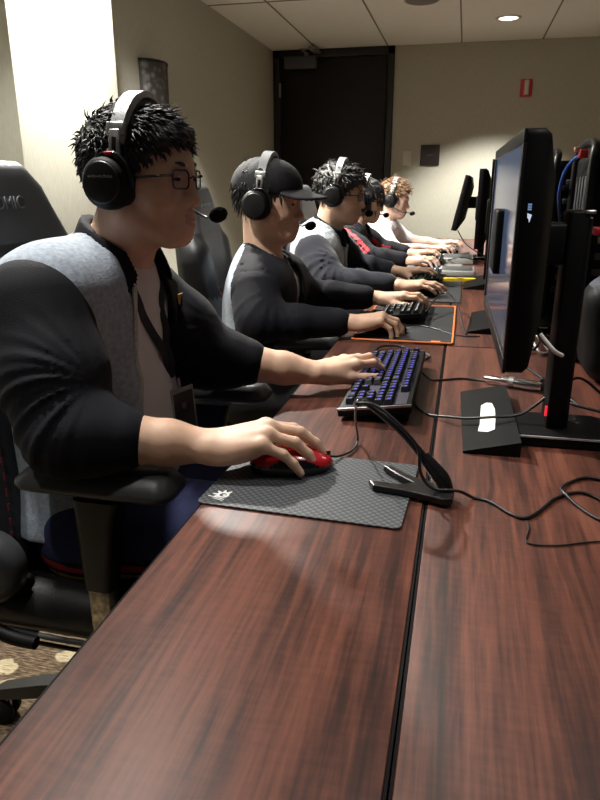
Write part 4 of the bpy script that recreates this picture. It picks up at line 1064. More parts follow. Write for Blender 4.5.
# ------------------------------------------------------------------ gaming chairs
def poly_sdf(px, py, poly):
    d = None; inside = np.zeros(np.broadcast(px, py).shape, bool); n = len(poly)
    for i in range(n):
        ax, ay = poly[i]; bx, by = poly[(i+1) % n]; ex, ey = bx-ax, by-ay
        wx, wy = px-ax, py-ay; t = np.clip((wx*ex+wy*ey)/(ex*ex+ey*ey), 0, 1)
        q = (wx-t*ex)**2+(wy-t*ey)**2; d = q if d is None else np.minimum(d, q)
        c1 = (ay <= py) != (by <= py)
        with np.errstate(divide='ignore', invalid='ignore'): xi = ax+(py-ay)*ex/(ey if ey else 1e-9)
        inside ^= c1 & (px < xi)
    d = np.sqrt(d); return np.where(inside, -d, d)
BACK_HALF = [(.185,.0),(.225,.10),(.205,.22),(.215,.34),(.258,.45),(.262,.52),(.228,.60),(.195,.66),(.165,.715),(.118,.755)]
LEAN = .06
def chair_proto(label, top_h=.0):
    t = empty('gaming_chair', (0,0,0), 0, label, 'chair', 'gaming chairs along the table')
    # backrest in its own frame: x out of the front, y left, z up; placed with lean
    BX = Matrix.Translation((-.215,0,.455)) @ Matrix.Rotation(-LEAN, 4, 'Y')
    poly = BACK_HALF+[(-x, z) for x, z in BACK_HALF[::-1]]
    F = SDF((-.10,-.32,-.05), (.14,.32,.88), .009); P = F.pts()
    pd = poly_sdf(P[1]+0*P[2], P[2]+0*P[1], poly)
    depth = .040+.018*np.clip((.62-P[2])/.2, 0, 1)*np.exp(-((np.abs(P[1])-.19)/.06)**2)
    xo = P[0]-.02*np.sin(P[2]*5)
    q0 = pd+.030; q1 = np.abs(xo)-(depth-.030)
    F.F = (np.sqrt(np.maximum(q0,0)**2+np.maximum(q1,0)**2)+np.minimum(np.maximum(q0,q1),0)-.030).astype(np.float32)
    for sg in (-1, 1): F.rc((.060,sg*.195,.06), (.070,sg*.180,.36), .048, .040, k=.03); F.rc((.040,sg*.185,.40), (.030,sg*.215,.54), .034, .036, k=.03)
    for sg in (-1, 1): F.rc((.085,sg*.115,.05), (.085,sg*.12,.55), .014, .014, k=.02, op='s')
    V, Q = F.mesh(); M4 = np.array(BX); V = V@M4[:3,:3].T+M4[:3,3]
    def bf(cc, nn):
        L = (cc-M4[:3,3])@M4[:3,:3]
        return np.where((L[:,2] > .60)|((np.abs(L[:,1]) > .13) & (L[:,2] < .40)), 1, 0)
    bk = mesh_from('backrest', [(V, Q)], [M_PU, M_PUG], bf, t)
    text_mesh('lettering', 'MAXNOMIC', .034, mat('embossed_thread', (.16,.17,.18), .4), bk, BX @ T((.0345,-.016,.675),(0,0,0)) @ Matrix(((0,0,1,0),(1,0,0,0),(0,1,0,0),(0,0,0,1))), .002)
    for sg in (-1, 1):
        mb = MB()
        ln = [(.098,sg*.222,.05),(.106,sg*.216,.14),(.108,sg*.210,.25),(.102,sg*.202,.36),(.080,sg*.205,.44)]
        pts = catmull([Vector(p) for p in ln], 8)
        for i in range(0, len(pts)-1, 2): mb.tube([pts[i], pts[i+1]], .0017, mat('red_thread', (.28,.02,.03), .6), 6, smooth=0, xf=BX)
        mb.build('stitching', bk)
        MB().tube([Vector(p)+Vector((-.004,sg*-.022,0)) for p in ln], .0045, M_PU, 8, xf=BX).build('piping', bk)
    # seat
    F = SDF((-.30,-.32,.34), (.34,.32,.56), .010)
    F.box((-.26,-.20,.415),(.27,.20,.475), .028); 
    for sg in (-1, 1): F.rc((-.20,sg*.215,.455), (.22,sg*.225,.455), .050, .045, k=.03)
    st_ = mesh_from('seat', [F.mesh()], [M_PU], None, t)
    for sg in (-1, 1):
        MB().tube([(-.20,sg*.262,.425),(.0,sg*.270,.425),(.2,sg*.262,.425),(.262,sg*.22,.425)], .005, M_PUG, 8).build('piping', st_)
        MB().tube([(-.20,sg*.257,.405),(.0,sg*.265,.405),(.2,sg*.257,.405),(.257,sg*.22,.405)], .004, M_PU, 8).build('trim_cord', st_)
    # mechanism, recline hinge covers
    MB().box((-.15,-.14,.345),(.14,.14,.40), M_PLASM, bev=.012).box((-.05,-.07,.30),(.05,.07,.35), M_PLASM, bev=.01).build('tilt_mechanism', t)
    MB().tube([(.02,-.12,.365),(.04,-.24,.36),(.06,-.30,.352)], .007, M_SILV, 8).build('height_lever', t)
    for sg in (-1, 1):
        A = T((-.135,sg*.262,.545),(-sg*PI/2,0,0))
        hb = MB().lathe([(.060,-.022),(.066,-.010),(.066,.012),(.060,.022),(.045,.028),(.0005,.030)], M_SOFT, 36, A, close=False).build('hinge_cover', t)
        MB().box((-.185,sg*.235-.012,.40),(-.075,sg*.235+.012,.52), M_PLASM, bev=.008).build('bracket', hb)
    MB().tube([(-.215,-.28,.50),(-.15,-.30,.47),(-.08,-.305,.445),(-.03,-.305,.44)], [.014,.012,.011], M_PLASM, 10).build('recline_lever', t)
    # armrests
    for sg in (-1, 1):
        prof = rrect(.27,.092,.038,6)
        bm = bmesh.new()
        rings = [(.712,.0,.012),(.718,.0,.003),(.724,.0,.0),(.730,.0,.001),(.7495,.0,.018),(.7520,.0,.024)]
        vs = []; fs = []
        for z, _, ins in rings:
            for x, y in rrect(.27-2*ins,.094-2*ins,max(.03-ins*.4,.012),6): vs.append((x+.084+(.006 if z > .73 else 0), sg*.250+y, z-.005))
        n = len(prof)
        for j in range(len(rings)-1):
            for i in range(n): fs.append([j*n+i, j*n+(i+1)%n, (j+1)*n+(i+1)%n, (j+1)*n+i])
        fs.append(list(range(n))[::-1]); fs.append([(len(rings)-1)*n+i for i in range(n)])
        pad = MB().raw(vs, fs, M_SOFT).build('armrest_pad', t)
        po = MB()
        def sec(z, w, d, cx): return [(x+cx, sg*.252+y, z) for x, y in rrect(w, d, min(w,d)*.3, 4)]
        S = [sec(.695,.085,.050,.085), sec(.66,.072,.050,.08), sec(.60,.062,.046,.075), sec(.545,.052,.044,.072), sec(.532,.050,.042,.072)]
        vs = [p for s_ in S for p in s_]; n2 = len(S[0]); fs = [[j*n2+i, j*n2+(i+1)%n2, (j+1)*n2+(i+1)%n2, (j+1)*n2+i] for j in range(4) for i in range(n2)]+[list(range(n2)), [4*n2+i for i in range(n2)]]
        po.raw(vs, fs, M_PLAS); pst = po.build('armrest_post', t)
        MB().box((.052,sg*.252-.016,.425),(.092,sg*.252+.016,.534), M_BRASS, bev=.004).build('metal_slide', pst)
        MB().box((.045,sg*.252-.02,.33),(.10,sg*.252+.02,.428), M_PLASM, bev=.006).box((.045,min(sg*.05,sg*.26),.325),(.10,max(sg*.05,sg*.26),.345), M_PLASM, bev=.005).build('bracket', pst)
    # base
    MB().lathe([(.030,.10),(.030,.20),(.027,.205),(.027,.31)], M_PLASM, 24).build('gas_lift', t)
    MB().lathe([(.05,.075),(.055,.09),(.05,.125),(.035,.135)], M_PLASM, 24).build('hub', t)
    for i in range(5):
        a = 2*PI*i/5+PI+.17; ca, sa = math.cos(a), math.sin(a)
        X = Matrix.Rotation(a, 4, 'Z'); mb = MB(); vs = []; fs = []
        S = [(.03,.035,.088,.128),(.12,.030,.088,.125),(.24,.024,.078,.108),(.33,.020,.066,.090),(.345,.014,.066,.084)]
        for x, w_, z0, z1 in S: vs += [(x,-w_,z0),(x,w_,z0),(x,w_*.75,z1),(x,-w_*.75,z1)]
        for j in range(4):
            for k_ in range(4): fs.append([j*4+k_, j*4+(k_+1)%4, (j+1)*4+(k_+1)%4, (j+1)*4+k_])
        fs += [[3,2,1,0],[16,17,18,19]]
        mb.raw(vs, fs, M_PLAS, X); lg = mb.build('base_leg', t)
        cs = MB(); Xc = X @ T((.325,0,0),(0,0,.7*i))
        for s_ in (-1, 1): cs.lathe([(.0005,-.009),(.024,-.009),(.029,-.005),(.029,.005),(.024,.009),(.0005,.009)], M_PLASM, 20, Xc @ T((.012,s_*.016,.029),(PI/2,0,0)))
        cs.lathe([(.006,.03),(.006,.07)], M_SILV, 10, Xc)
        cs.build('caster', lg)
    return t
CH = chair_proto('gaming chair of the nearest player, cropped by the left edge, grey headrest lettering')
chairs = [((-.610,1.115), .0, None), ((-.607,2.20), .20, 'black gaming chair with white and red wing of the cap wearer'), ((-.58,3.0), 0, 'dark gaming chair behind the person in pale grey jacket'),
          ((-.66,3.93), 0, 'gaming chair of the person in red striped jacket'), ((-.63,4.67), 0, 'farthest gaming chair, under the white shirted person')]
for (x, y), a, lb in chairs:
    c = CH if lb is None else copy_tree(CH)
    c.location = (x, y, 0); c.rotation_euler = (0,0,a)
    if lb: c['label'] = lb; c.scale = (1,1,.97)
# ------------------------------------------------------------------ desk things
def pad(loc, sx, sy, th, m, name, label, rz=0, border=None, r=.008):
    t = empty(name, (loc[0],loc[1],TOP), rz, label, 'mouse pad')
    MB().prism(rrect(sx,sy,r,5), .0004, th, m, bev=.0008).build('mat', t)
    if border:
        pts = [(x,y,th) for x,y in rrect(sx-.002,sy-.002,r,5)]; pts.append(pts[0])
        MB().tube(pts, .0032, border, 6, smooth=0).build('stitched_edge', t)
    return t
# grey patterned pad of the nearest player: corners from (-.328,.793) to (-.045,.777)
P1P = pad((-.188,.889), .284, .214, .0035, M_PAD, 'mouse_pad', 'dark grey hexagon patterned mouse pad with white emblem, nearest the camera', rz=-.045)
# emblem: ringed eye with rays, drawn as flat white shapes
lg = MB(); Xl = T((-.118,-.078,.0036),(0,0,-.2))
def ring(mb, r0, r1, m, X, n=24, a0=0, a1=2*PI):
    vs = []; fs = []
    for i in range(n+1):
        a = a0+(a1-a0)*i/n; vs += [(r0*math.cos(a),r0*math.sin(a),0),(r1*math.cos(a),r1*math.sin(a),0)]
    for i in range(n): fs.append([2*i,2*i+1,2*i+3,2*i+2])
    mb.raw(vs, fs, m, X, flat=True)
M_PRINT = mat('white_print', (.75,.76,.76), .6)
ring(lg, .0052, .0088, M_PRINT, Xl @ T((.004,.002,0)))
ring(lg, .0001, .0026, M_PRINT, Xl @ T((.006,.002,0)))
for a in (1.2,1.9,2.6,3.3,4.0):
    Xr = Xl @ T((.004,.002,.0),(0,0,a)); lg.raw([(.0085,-.003,0),(.0085,.003,0),(.016,.0006,0),(.016,-.0008,0)], [[0,1,2,3]], M_PRINT, Xr, flat=True)
lg.raw([(-.014,-.0095,0),(.013,-.0105,0),(.013,-.0085,0),(-.014,-.0078,0)], [[0,1,2,3]], M_PRINT, Xl, flat=True)
lg.raw([(-.004,-.013,0),(.013,-.0145,0),(.013,-.0130,0),(-.004,-.0117,0)], [[0,1,2,3]], M_PRINT, Xl, flat=True)
lg.build('emblem', P1P)
# red gaming mouse under the hand
def mouse(loc, rz, label, top_m, body_m, z0=TOP+.0038, s=1.0):
    t = empty('mouse', (loc[0],loc[1],z0), rz, label, 'mouse')
    F = SDF((-.075,-.045,-.004),(.075,.045,.05), .003)
    F.ell((-.012,0,.010), (.054,.034,.028)); F.ell((.018,0,.008), (.046,.031,.021), k=.02)
    P = F.pts(); F.F = np.maximum(F.F, .001-P[2]+0*P[0]+0*P[1]).astype(np.float32)
    V, Q = F.mesh()
    def mf(c, n): return np.where((c[:,2] > .013+.004*np.sin(c[:,0]*80)) & (np.abs(c[:,1]) < .029), 1, 0)
    b = mesh_from('shell', [(V*s, Q)], [body_m, top_m], mf, t)
    MB().lathe([(.0005,-.0035),(.008,-.0035),(.0095,-.002),(.0095,.002),(.008,.0035),(.0005,.0035)], M_GLOSS, 16, T((.036*s,0,.0225*s),(PI/2,0,0))).build('scroll_wheel', t)
    MB().box((.010*s,-.0012,.020*s),(.060*s,.0012,.0262*s), M_GLOSS, bev=.0005).build('button_gap', t)
    return t
mouse((-.232,.930), .36, 'glossy red and black gaming mouse under the hand on the grey pad', M_REDM, M_GLOSS)
def cable(pts, label, r=.0023, m=M_RUB, group=None, name='cable', cat='cable'):
    p0 = Vector(pts[0]); o = MB().tube([Vector(p)-p0 for p in pts], r, m, 8, 6).build(name); o.location = p0
    return tag(o, label, cat, group)
zt = TOP+.0027
# --- keyboard -------------------------------------------------------------------
def keycap(legend, name='key', w=.0165, d=.0165, h=.0085):
    mb = MB(); a, b = w/2, d/2; tx, ty = a*.72, b*.72
    vs = [(-a,-b,0),(a,-b,0),(a,b,0),(-a,b,0),(-tx,-ty,h),(tx,-ty,h),(tx,ty,h),(-tx,ty,h)]
    mb.raw(vs, [[0,1,5,4],[1,2,6,5],[2,3,7,6],[3,0,4,7],[4,5,6,7]], M_KEY, flat=True)
    if legend is not None:
        e = h+.0002
        mb.raw([(-.0042,-.0008,e),(-.0018,-.0008,e),(-.0018,.0042,e),(-.0042,.0042,e)], [[0,1,2,3]], legend, flat=True)
        mb.raw([(-.0010,-.0008,e),(.0028,-.0008,e),(.0028,.0006,e),(-.0010,.0006,e)], [[0,1,2,3]], legend, flat=True)
        mb.raw([(-.0010,.0022,e),(.0034,.0022,e),(.0034,.0042,e),(-.0010,.0042,e)], [[0,1,2,3]], legend, flat=True)
    me = mb.build(name, None, recalc=False); return me
U = .01905
def key_rows(full):
    rows = []   # (v index from user side, [(x start in u, width)])
    R0 = [(0,1.25),(1.25,1.25),(2.5,1.25),(3.75,6.25),(10,1.25),(11.25,1.25),(12.5,1.25),(13.75,1.25)]
    R1 = [(0,2.25)]+[(2.25+i,1) for i in range(10)]+[(12.25,2.75)]
    R2 = [(0,1.75)]+[(1.75+i,1) for i in range(11)]+[(12.75,2.25)]
    R3 = [(0,1.5)]+[(1.5+i,1) for i in range(12)]+[(13.5,1.5)]
    R4 = [(i,1) for i in range(13)]+[(13,2)]
    R5 = [(0,1)]+[(2+i,1) for i in range(4)]+[(6.5+i,1) for i in range(4)]+[(11+i,1) for i in range(4)]
    nav = {0:[(15.25,1),(16.25,1),(17.25,1)],1:[(16.25,1)],3:[(15.25,1),(16.25,1),(17.25,1)],4:[(15.25,1),(16.25,1),(17.25,1)],5:[(15.25,1),(16.25,1),(17.25,1)]}
    num = {0:[(18.5,2),(20.5,1)],1:[(18.5,1),(19.5,1),(20.5,1),(21.5,1)],2:[(18.5,1),(19.5,1),(20.5,1)],3:[(18.5,1),(19.5,1),(20.5,1),(21.5,1)],4:[(18.5,1),(19.5,1),(20.5,1),(21.5,1)]}
    for i, r in enumerate((R0,R1,R2,R3,R4,R5)):
        rr = list(r)+nav.get(i, [])
        if full: rr += num.get(i, [])
        rows.append((i*1.0+(.25 if i == 5 else 0), rr))
    return rows
def keyboard(loc, rz, label, full, legend, plate, tilt, s=1.0, edge=M_SILV):
    """local: x away from the user, y to the user's left"""
    t = empty('keyboard', (loc[0],loc[1],TOP), rz, label, 'keyboard')
    W_ = (22.5 if full else 18.25)*U+.014; D = 6.25*U+.020
    X = T((0,0,.006),(0,-tilt,0))   # front edge down on the desk, back raised on feet
    hz = .016
    bd = MB()
    bd.box((0,-W_/2,0),(D,W_/2,hz), M_PLASM, bev=.003, xf=X)
    body = bd.build('case', t)
    MB().box((.012,-W_/2+.009,hz-.001),(D-.010,W_/2-.009,hz+.0006), plate, xf=X).build('key_plate', body)
    MB().box((-.0005,-W_/2-.0006,hz-.0035),(D+.0003,-W_/2+.003,hz+.0014), edge, bev=.0008, xf=X).build('side_trim', body); MB().box((-.0005,W_/2-.003,hz-.0035),(D+.0003,W_/2+.0006,hz+.0014), edge, bev=.0008, xf=X).build('side_trim', body)
    for sg in (-1, 1): MB().box((D-.022,sg*W_*.42-.012,-.006-math.sin(tilt)*D*.92+.0),(D-.010,sg*W_*.42+.012,.002), M_PLASM, bev=.002, xf=T((0,0,.006),(0,0,0)) @ T((0,0,math.sin(tilt)*D*.92))).build('foot', t)
    proto = {}
    for v, rr in key_rows(full):
        for x0, w_ in rr:
            mt = X @ T((.010+(v+.5)*U, W_/2-.007-(x0+w_/2)*U, hz+.0022), (0,0,-PI/2))
            key = proto.get(w_)
            if key is None:
                key = keycap(legend, w=.0165+(w_-1)*U); proto[w_] = key; o = key
            else: o = key.copy(); COL.objects.link(o)
            o.name = 'key'; o.parent = t; o.matrix_local = mt @ Matrix.Scale(s, 4)
    return t
keyboard((-.205,1.400), 0, 'black keyboard with blue backlit keys in front of the nearest player', True, M_BLEDKEY, M_KEYBASE, .13)
pad((-.148,2.185), .285, .625, .004, M_CLOTHPAD, 'mouse_pad', 'black cloth mouse pad with orange stitched edge', border=M_ORANGE)
P2P = [o for o in bpy.data.objects if o.get('label') == 'black cloth mouse pad with orange stitched edge'][0]
MB().box((.082,-.302,.004),(.108,-.285,.0046), M_ORANGE).build('logo_patch', P2P)
mouse((-.205,1.985), .25, 'black mouse under the right hand of the cap wearer', M_PLASM, M_PLASM, TOP+.0045)
k2 = keyboard((-.245,2.30), .0, 'black keyboard with white legends on the orange-edged pad', False, M_KEYW, M_PLASM, .10, edge=M_PLASM); k2.location.z = TOP+.0045
# third to fifth players' gear
pad((-.14,2.93), .30, .66, .004, mat('grey_cloth_pad', (.025,.026,.026), .85), 'mouse_pad', 'grey mouse pad before the third player')
mouse((-.135,2.725), .0, 'dark mouse under the hand of the third player', M_DKG, M_PLASM, TOP+.0045)
k3 = keyboard((-.225,3.20), 0, 'dark keyboard beside the yellow strip, third from camera', False, M_GRYP, mat('green_plate', (.05,.16,.08), .5), .08, edge=M_PLASM); k3.location.z = TOP+.0045
pad((-.14,3.80), .30, .50, .004, mat('pale_grey_pad', (.16,.16,.15), .85), 'mouse_pad', 'lighter grey mouse pad, before the red striped player')
k4 = keyboard((-.235,3.93), 0, 'black keyboard under the hands of the red striped player', False, M_KEYW, M_PLASM, .08, edge=M_PLASM); k4.location.z = TOP+.0045
t = empty('smartphone', (-.115,3.62,TOP+.0045), .3, 'phone with blue-lit face lying before the red striped player', 'phone')
MB().box((-.07,-.036,0),(.07,.036,.008), M_GLOSS, bev=.003).build('body', t); MB().box((-.060,-.031,.0078),(.060,.031,.0084), M_LEDB).build('display', t)
k5 = keyboard((-.160,4.66), 0, 'farthest keyboard, before the white shirted person', False, M_KEYW, M_PLASM, .08, edge=M_PLASM)
t = empty('stylus_case', (.0,3.22,TOP), .1, 'yellow slim case lying on the far strip by the seam', 'case')
MB().prism(rrect(.15,.030,.012,5), .0, .018, M_YEL, bev=.003).build('body', t)
MB().prism(rrect(.04,.031,.010,5), .0175, .0185, M_GOLD).build('clip_band', t)
t = empty('control_box', (-.02,3.50,TOP), 0, 'light grey flat box beside the far keyboards', 'box')
MB().box((-.08,-.11,0),(.09,.11,.030), M_GRYP, bev=.005).build('case', t); MB().box((-.07,-.10,.0298),(.08,.10,.031), M_DKG, bev=.001).build('lid_panel', t)
t = empty('control_box', (-.03,4.10,TOP), 0, 'light grey flat box at the far end by the tilted monitor', 'box')
MB().box((-.08,-.14,0),(.10,.14,.035), M_GRYP, bev=.005).build('case', t); MB().box((-.07,-.12,.0348),(.09,.12,.036), M_DKG, bev=.001).build('lid_panel', t)

# --- mouse bungee ----------------------------------------------------------------
t = empty('mouse_bungee', (-.01,.885,TOP), 0, 'black forked cord holder straddling the pad edge and the seam', 'cord holder')
def rel(pts, o): return [(x-o[0], y-o[1]) for x, y in pts]
bz = .0045
fk = [(-.108,.893),(-.100,.876),(-.050,.868),(.000,.852),(.012,.857),(.014,.880),(.004,.897),(-.030,.912),(-.055,.927),(-.082,.955),(-.093,.950),(-.070,.922),(-.046,.900),(-.060,.890)]
MB().prism(rel(fk,(-.01,.885)), bz, bz+.010, M_PLAS, bev=.0025).build('forked_base', t)
MB().tube([(.012,.0,.012),(.004,.003,.030),(-.022,.008,.058)], [.0115,.0120,.0085], M_GLOSS, 14).build('arm_socket', t)
MB().tube([(-.018,.008,.053),(-.052,.012,.088),(-.085,.012,.115),(-.106,.012,.130)], [.0062,.0050,.0045,.0040], M_GLOSS, 10).build('arm', t)
MB().tube([(-.106,.012,.130),(-.114,.010,.132),(-.120,.006,.127)], .0052, M_GLOSS, 10).build('cord_clip', t)
# cords
cable([(-.186,.966,TOP+.016),(-.170,.985,TOP+.008),(-.152,1.03,TOP+.004),(-.150,1.065,TOP+.010),(-.146,1.01,TOP+.055),(-.137,.94,TOP+.105),(-.128,.892,TOP+.128)], 'thin black mouse cord rising from the red mouse to the cord holder', .0019)
cable([(-.128,.890,TOP+.131),(-.10,.886,TOP+.130),(-.066,.884,TOP+.104),(-.040,.882,TOP+.074),(-.034,.876,TOP+.040),(-.016,.872,TOP+.020),(.018,.880,TOP+.016),(.040,.892,zt),(.063,.884,zt),(.088,.853,zt),(.107,.845,zt),(.128,.872,zt),(.152,.915,zt),(.182,.942,zt),(.202,.940,zt),(.230,.905,zt),(.27,.88,zt),(.36,.90,zt),(.55,.98,zt),(.74,.94,zt)], 'black cord running right from the cord holder across the table', .0024)
cable([(.74,1.06,zt),(.50,1.05,zt),(.34,1.02,zt),(.30,1.00,zt),(.255,.995,zt),(.225,.999,zt),(.205,1.001,zt),(.180,.977,zt),(.164,.945,zt+.003),(.167,.922,zt+.0045),(.182,.893,zt),(.205,.860,zt),(.26,.83,zt),(.36,.80,zt),(.55,.84,zt),(.74,.80,zt)], 'looped black cord at the right edge of the table', .0024)
cable([(.108,.838,zt-.001),(.109,.815,zt-.001),(.103,.785,zt-.001),(.112,.777,zt-.001),(.142,.782,zt-.001),(.199,.805,zt-.001),(.26,.80,zt-.001),(.42,.74,zt-.001),(.74,.70,zt-.001)], 'thin hair-fine dark cord branching off nearest the camera', .0012)
cable([(-.070,1.50,TOP+.018),(-.050,1.495,TOP+.004),(-.027,1.496,zt),(.020,1.520,zt),(.060,1.515,zt),(.088,1.493,TOP+.0075)], 'black keyboard cord leading to the silver adapter', .0024)
# silver coupling lying on the table
t = empty('cable_adapter', (.135,1.478,TOP), -.36, 'silver inline cable adapter on the table behind the wedge', 'adapter')
AS = 1.25
MB().lathe([(.0045,-.052),(.0055,-.046),(.0055,-.024),(.0085,-.022),(.0085,.030),(.0075,.034),(.0075,.042)], M_CHROME, 20, T((0,0,.0120),(0,PI/2,0),1.35)).build('barrel', t)
MB().lathe([(.0062,-.012),(.0090,-.010),(.0090,-.002),(.0062,0)], M_STEEL, 20, T((0,0,.0120),(0,PI/2,0),1.35)).build('ring', t)
MB().lathe([(.0070,.042),(.0065,.055),(.004,.062),(.003,.075)], M_RUB, 16, T((0,0,.0120),(0,PI/2,0),1.35)).build('strain_relief', t)
cable([(.205,1.451,TOP+.0088),(.235,1.425,zt),(.26,1.36,zt),(.33,1.33,zt),(.42,1.34,zt)], 'black cord leaving the silver adapter to the right', .0028)
cable([(-.079,1.36,TOP+.012),(-.068,1.30,zt),(-.040,1.245,zt),(.000,1.212,TOP+.012),(.030,1.196,TOP+.017),(.072,1.180,TOP+.028),(.118,1.185,TOP+.034),(.148,1.20,TOP+.05),(.178,1.215,TOP+.075),(.205,1.235,TOP+.090),(.235,1.26,TOP+.085),(.30,1.30,TOP+.03),(.36,1.32,zt)], 'long black cord lying over the white sticker wedge to the pole', .0026)
cable([(-.062,1.66,TOP+.012),(-.080,1.72,zt),(-.13,1.79,zt+.004),(-.19,1.78,zt+.006),(-.20,1.72,zt+.002),(-.15,1.70,zt),(-.09,1.73,zt+.006),(-.06,1.70,zt+.004),(-.075,1.665,zt)], 'coil of black cord past the far end of the blue keyboard', .0030)
cable([(.188,1.82,zt),(.165,1.72,zt),(.185,1.62,zt),(.20,1.56,zt),(.19,1.50,zt+.002),(.23,1.39,zt),(.33,1.31,zt)], 'thick black cord on the wide table under the big monitor', .0034)
cable([(-.16,2.02,TOP+.016),(-.115,2.10,TOP+.007),(-.06,2.06,TOP+.007),(-.02,2.015,zt+.002),(.030,1.990,zt),(.07,2.0,zt)], 'thin mouse cord crossing the orange-edged pad', .0018)
cable([(-.10,2.21,TOP+.03),(-.085,2.30,TOP+.045),(-.06,2.40,TOP+.062),(-.03,2.38,TOP+.068),(.0,2.22,TOP+.055),(.018,2.10,TOP+.02),(.03,2.02,zt)], 'black cord arching up beyond the orange-edged pad', .0026)
cable([(-.07,3.05,TOP+.02),(-.02,3.02,zt),(.03,3.10,zt),(.10,3.02,zt)], 'black cord curling across the third place', .003)
cable([(-.08,3.98,TOP+.02),(-.02,3.88,TOP+.045),(.05,3.90,TOP+.04),(.14,4.0,zt)], 'black cord looping over the far grey box', .003)
cable([(-.03,4.28,TOP+.17),(.02,4.20,TOP+.10),(.10,4.15,TOP+.05),(.20,4.2,zt)], 'black cord hanging from the tilted far monitor', .003)

# --- monitors ------------------------------------------------------------------------
def monitor_proto(label, screen=M_SCREEN):
    """origin on the table below the panel centre; screen faces -x, panel runs along y"""
    t = empty('monitor', (0,0,0), 0, label, 'monitor', 'monitors in a row along the table')
    z0, z1, hw = .182, .488, .285
    fz = MB()
    # shell: front frame and tapering back
    def sec(x, w_, a, b): return [(x, y, (a+b)/2+z) for y, z in rrect(2*w_, b-a, .008, 3)]
    S = [sec(0,hw-.001,z0+.001,z1-.001), sec(.002,hw,z0,z1), sec(.022,hw,z0,z1), sec(.030,hw-.006,z0+.006,z1-.006), sec(.046,hw-.075,z0+.045,z1-.045), sec(.050,hw-.085,z0+.055,z1-.055)]
    n = len(S[0]); vs = [p for s_ in S for p in s_]
    fs = [[j*n+i, j*n+(i+1)%n, (j+1)*n+(i+1)%n, (j+1)*n+i] for j in range(len(S)-1) for i in range(n)]+[list(range(n)), [(len(S)-1)*n+i for i in range(n)]]
    MB().raw(vs, fs, M_PLASM).build('housing', t)
    bz_ = MB(); e = .017; x0 = -.0035
    for lo, hi in (((x0,-hw,z0),(.001,hw,z0+.021)),((x0,-hw,z1-e),(.001,hw,z1)),((x0,-hw,z0+.021),(.001,-hw+e,z1-e)),((x0,hw-e,z0+.021),(.001,hw,z1-e))): bz_.box(lo, hi, M_PLAS, bev=.0012)
    bz = bz_.build('bezel', t)
    MB().box((-.0009,-hw+e-.001,z0+.020),(-.0004,hw-e+.001,z1-e+.001), screen).build('screen', t)
    return t, bz, (z0, z1, hw)
def stand(parent, sticker=False):
    w_ = MB()
    # wedge foot: thin at the user's side, thick towards the pole
    w_.raw([(-.045,-.165,0),(.046,-.165,0),(.046,.180,0),(-.045,.180,0),(-.045,-.165,.004),(.046,-.165,.026),(.046,.180,.026),(-.045,.180,.004)], [[0,1,2,3],[4,5,6,7],[0,1,5,4],[1,2,6,5],[2,3,7,6],[3,0,4,7]], M_PLASM, flat=True)
    wd = w_.build('stand_foot', parent)
    if sticker:
        sl = .022/.091
        pts = []
        for x, y in ((-.024,-.095),(-.003,-.108),(.012,-.098),(.017,-.04),(.020,.03),(.016,.075),(.003,.085),(-.010,.070),(-.014,.01),(-.018,-.05)): x *= .78; y *= .86; pts.append((x, y, .004+(x+.045)*sl+.0004))
        MB().raw(pts+[(a,b,c+.0004) for a,b,c in pts], [list(range(10))[::-1], list(range(10,20))]+[[i,(i+1)%10,10+(i+1)%10,10+i] for i in range(10)], M_PAPER, flat=True).build('torn_sticker', wd)
    ba = MB().prism([(.040,-.070),(.185,-.070),(.198,-.064),(.204,-.045),(.204,.045),(.19,.058),(.040,.058)], 0, .022, M_PLASM, bev=.004).build('stand_base', parent)
    MB().box((.05,-.0715,.017),(.192,-.0690,.0200), mat('pale_line', (.45,.45,.46), .3)).build('chrome_line', ba)
    po = MB().box((.100,-.035,.018),(.130,.035,.385), M_PLASM, bev=.005).box((.130,-.026,.018),(.137,.026,.375), M_PLAS, bev=.003).build('stand_pole', parent)
    MB().box((.096,-.0356,.045),(.0995,-.030,.062), M_LEDR).build('red_mark', po)
    MB().box((.122,-.037,.380),(.138,-.030,.386), M_SILV, bev=.002).build('pole_cap', po)
    MB().box((-.012,-.05,.285),(.012,.05,.385), M_PLASM, bev=.004).box((.010,-.03,.30),(.102,.03,.365), M_PLASM, bev=.006).build('mount', parent)
m1, bz1, (z0, z1, hw) = monitor_proto('big black monitor nearest the camera, blue-grey picture on its screen')
m1.location = (.062,1.19,TOP); m1.rotation_euler = (0,0,.019)
def stand_on(m, dx, sticker):
    before = set(bpy.data.objects); stand(m, sticker)
    for o in set(bpy.data.objects)-before:
        if o.parent == m: o.location = Vector(o.location)+Vector((dx if o.name.split('.')[0] != 'stand_foot' else dx+.006, .04 if o.name.split('.')[0] == 'stand_foot' else 0, 0))
stand_on(m1, .0, True)
